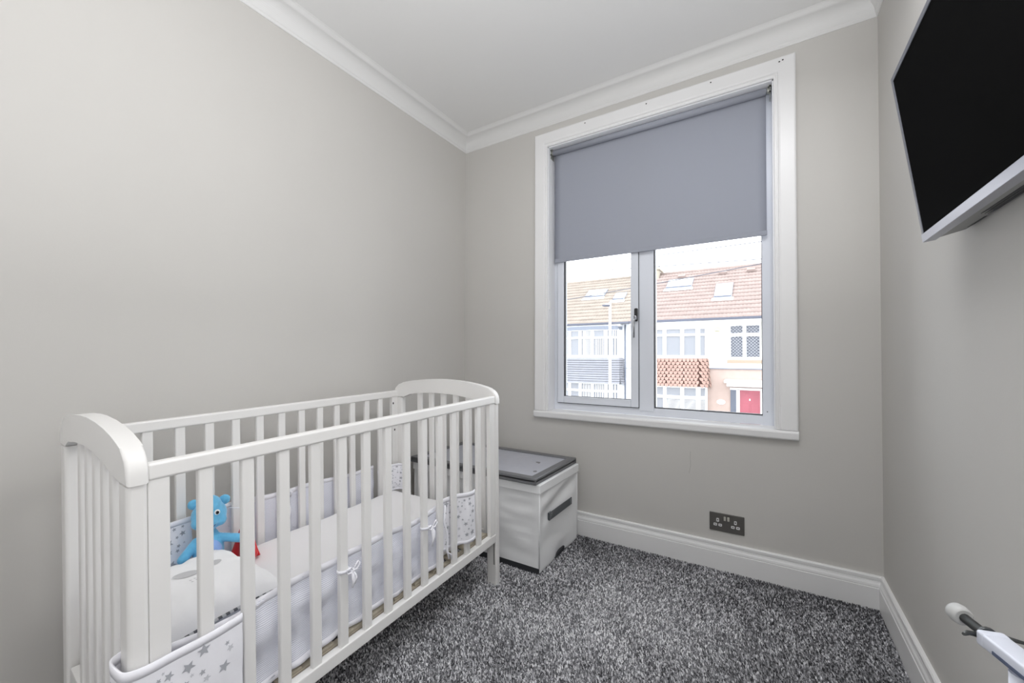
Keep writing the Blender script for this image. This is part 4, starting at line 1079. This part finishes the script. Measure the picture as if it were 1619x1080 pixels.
seg_window((-1.33, 19.96), (-0.74, 19.96), 0.94, 2.40, 1.88, 2.02, HB, oB, m_pane_pale, m_pane_pale, lattice=True, fw=0.07)
seg_window((-0.74, 19.96), (-0.12, 19.96), 0.94, 2.40, 1.88, 2.02, HB, oB, m_pane_pale, m_pane_pale, lattice=True, fw=0.07)
hbox('window_ledge', -1.40, -0.02, 19.86, 19.97, 0.73, 0.87, mat('buff_ledge', srgb(160, 138, 122), 0.8), HB, oB, 0.01)
hbox('string_line', -2.2, 4.0, 19.94, 19.99, 0.47, 0.51, m_fascia, HB, oB)
hbox('door_canopy', -1.48, 0.6, 19.35, 20.0, -0.10, 0.02, m_upvc, HB, oB, 0.02)
hbox('door_canopy', -1.40, 0.5, 19.55, 20.0, -0.26, -0.10, m_upvc, HB, oB, 0.02)
# door set: frame, side light, red door with fan panel
hbox('door_frame', -1.30, 0.30, 19.93, 19.99, -0.42, -0.33, m_upvc, HB, oB); hbox('door_frame', -1.06, -0.93, 19.93, 19.99, GZ, -0.40, m_upvc, HB, oB); hbox('door_frame', -0.18, -0.06, 19.93, 19.99, GZ, -0.40, m_upvc, HB, oB)
hbox('side_light', -1.28, -1.06, 19.95, 19.99, GZ + 0.2, -0.42, m_pane_mid, HB, oB)
dr = hbox('front_door', -0.93, -0.18, 19.95, 19.99, GZ + 0.1, -0.42, m_door, HB, oB, 0.005)
kn = tube('door_knocker', [(-0.56 - oB.x, 19.94 - oB.y, -0.78 - oB.z), (-0.56 - oB.x, 19.94 - oB.y, -0.86 - oB.z)], 0.025, m_upvc, None, 8); kn.parent = dr
for x in (-0.85, -0.52):
    q = hbox('door_panel', x, x + 0.27, 19.943, 19.952, -1.75, -0.98, m_door, None, oB, 0.008); q.parent = dr
# alarm box, oval number plate, canopy light, chimney
bm = bmesh.new(); tube_bm(bm, [(0, 0.04, 0), (0, -0.05, 0)], 0.13, 20); o = from_bm('alarm_box', bm, mat('pale_yellow_plastic', srgb(226, 218, 150), 0.5), HB); o.location = V3((-1.78, 19.94, 2.20)) - oB; o.scale = (1, 1, 0.95)
q = box('alarm_label', -0.075, 0.075, -0.054, -0.049, -0.03, 0.03, m_upvc, None); q.parent = o
q = box('alarm_label', -0.075, 0.075, -0.054, -0.049, -0.075, -0.045, m_gutter, None); q.parent = o
bm = bmesh.new(); tube_bm(bm, [(0, 0.01, 0), (0, -0.02, 0)], 0.17, 24); o = from_bm('number_plate', bm, m_upvc, HB); o.location = V3((-1.65, 19.99, -0.98)) - oB; o.scale = (1, 1, 0.62)
skylight(-4.42, -3.17, 3.35, 4.45, HB, oB); skylight(-2.03, -1.29, 1.86, 3.40, HB, oB)
for x in (-2.0, -0.75, -4.0):
    v = [roofp(x + dx, s, h) - oB for h in (0.08, 0.20) for dx, s in ((0, 4.62), (0.36, 4.62), (0.36, 4.82), (0, 4.82))]
    from_py('roof_vent', v, [(3, 2, 1, 0), (4, 5, 6, 7), (0, 1, 5, 4), (1, 2, 6, 5), (2, 3, 7, 6), (3, 0, 4, 7)], m_tile_b, HB)
m_chim = mat('weathered_chimney_brick', srgb(150, 142, 130), 0.9, var=0.12, vscale=6)
chs = hbox('chimney', -5.62, -5.06, 23.7, 24.7, 4.4, 6.02, m_chim, HA, oA, 0.01)
q = hbox('chimney_cap', -5.68, -5.00, 23.62, 24.78, 5.90, 5.98, m_chim, None, oA, 0.01); q.parent = chs
q = tube('aerial', [(-5.20 - oA.x, 23.9 - oA.y, 5.95 - oA.z), (-5.06 - oA.x, 23.9 - oA.y, 6.10 - oA.z), (-5.0 - oA.x, 23.9 - oA.y, 6.42 - oA.z)], 0.02, m_gutter, None, 6); q.parent = chs
for y in (24.0, 24.4):
    q = tube('chimney_pot', [(-5.34 - oA.x, y - oA.y, 5.95 - oA.z), (-5.34 - oA.x, y - oA.y, 6.12 - oA.z)], 0.11, m_chim, None, 12); q.parent = chs

# street lamp and overhead cables
lp_ = tag(empty('street_lamp', (-4.32, 13.0, GZ)), 'tall slim white street lamp post in front of the left house', 'street lamp')
tube('lamp_post', [(0, 0, 0), (0, 0, 1.2), (0, 0, 1.3), (0, 0, 5.45)], [0.07, 0.07, 0.05, 0.042], m_upvc, lp_, 12)
tube('lamp_arm', [(0.03, 0, 5.42), (-0.03, -0.02, 5.47), (-0.10, -0.10, 5.47)], 0.022, m_upvc, lp_, 8)
box('lamp_head', -0.20, 0.02, -0.20, 0.02, 5.405, 5.455, m_gutter, lp_, 0.015)
tube('lamp_sensor', [(0.0, 0, 5.45), (0.0, 0, 5.54)], 0.035, m_upvc, lp_, 10)
m_cable = mat('cable_grey', srgb(84, 84, 92), 0.7)
def cable(A, B, sag_, label, r=0.012):
    A = V3(A); B = V3(B); pts = []
    for k in range(41):
        t = k / 40; p = A.lerp(B, t); p.z -= sag_ * 4 * t * (1 - t); pts.append(p)
    mid = pts[20].copy(); o = tube('overhead_cable', [p - mid for p in pts], r, m_cable, None, 5); o.location = mid
    tag(o, label, 'cable', None)
cable((-10, 12, 3.84), (4, 12, 3.96), 0.0, 'topmost overhead telephone cable crossing the white sky')
cable((-10, 12, 3.88), (4, 12, 3.32), 0.0, 'middle overhead telephone cable crossing the white sky')
cable((-8, 12, 2.62), (3, 12, 3.72), 0.06, 'lowest overhead cable dipping in front of the roofs')
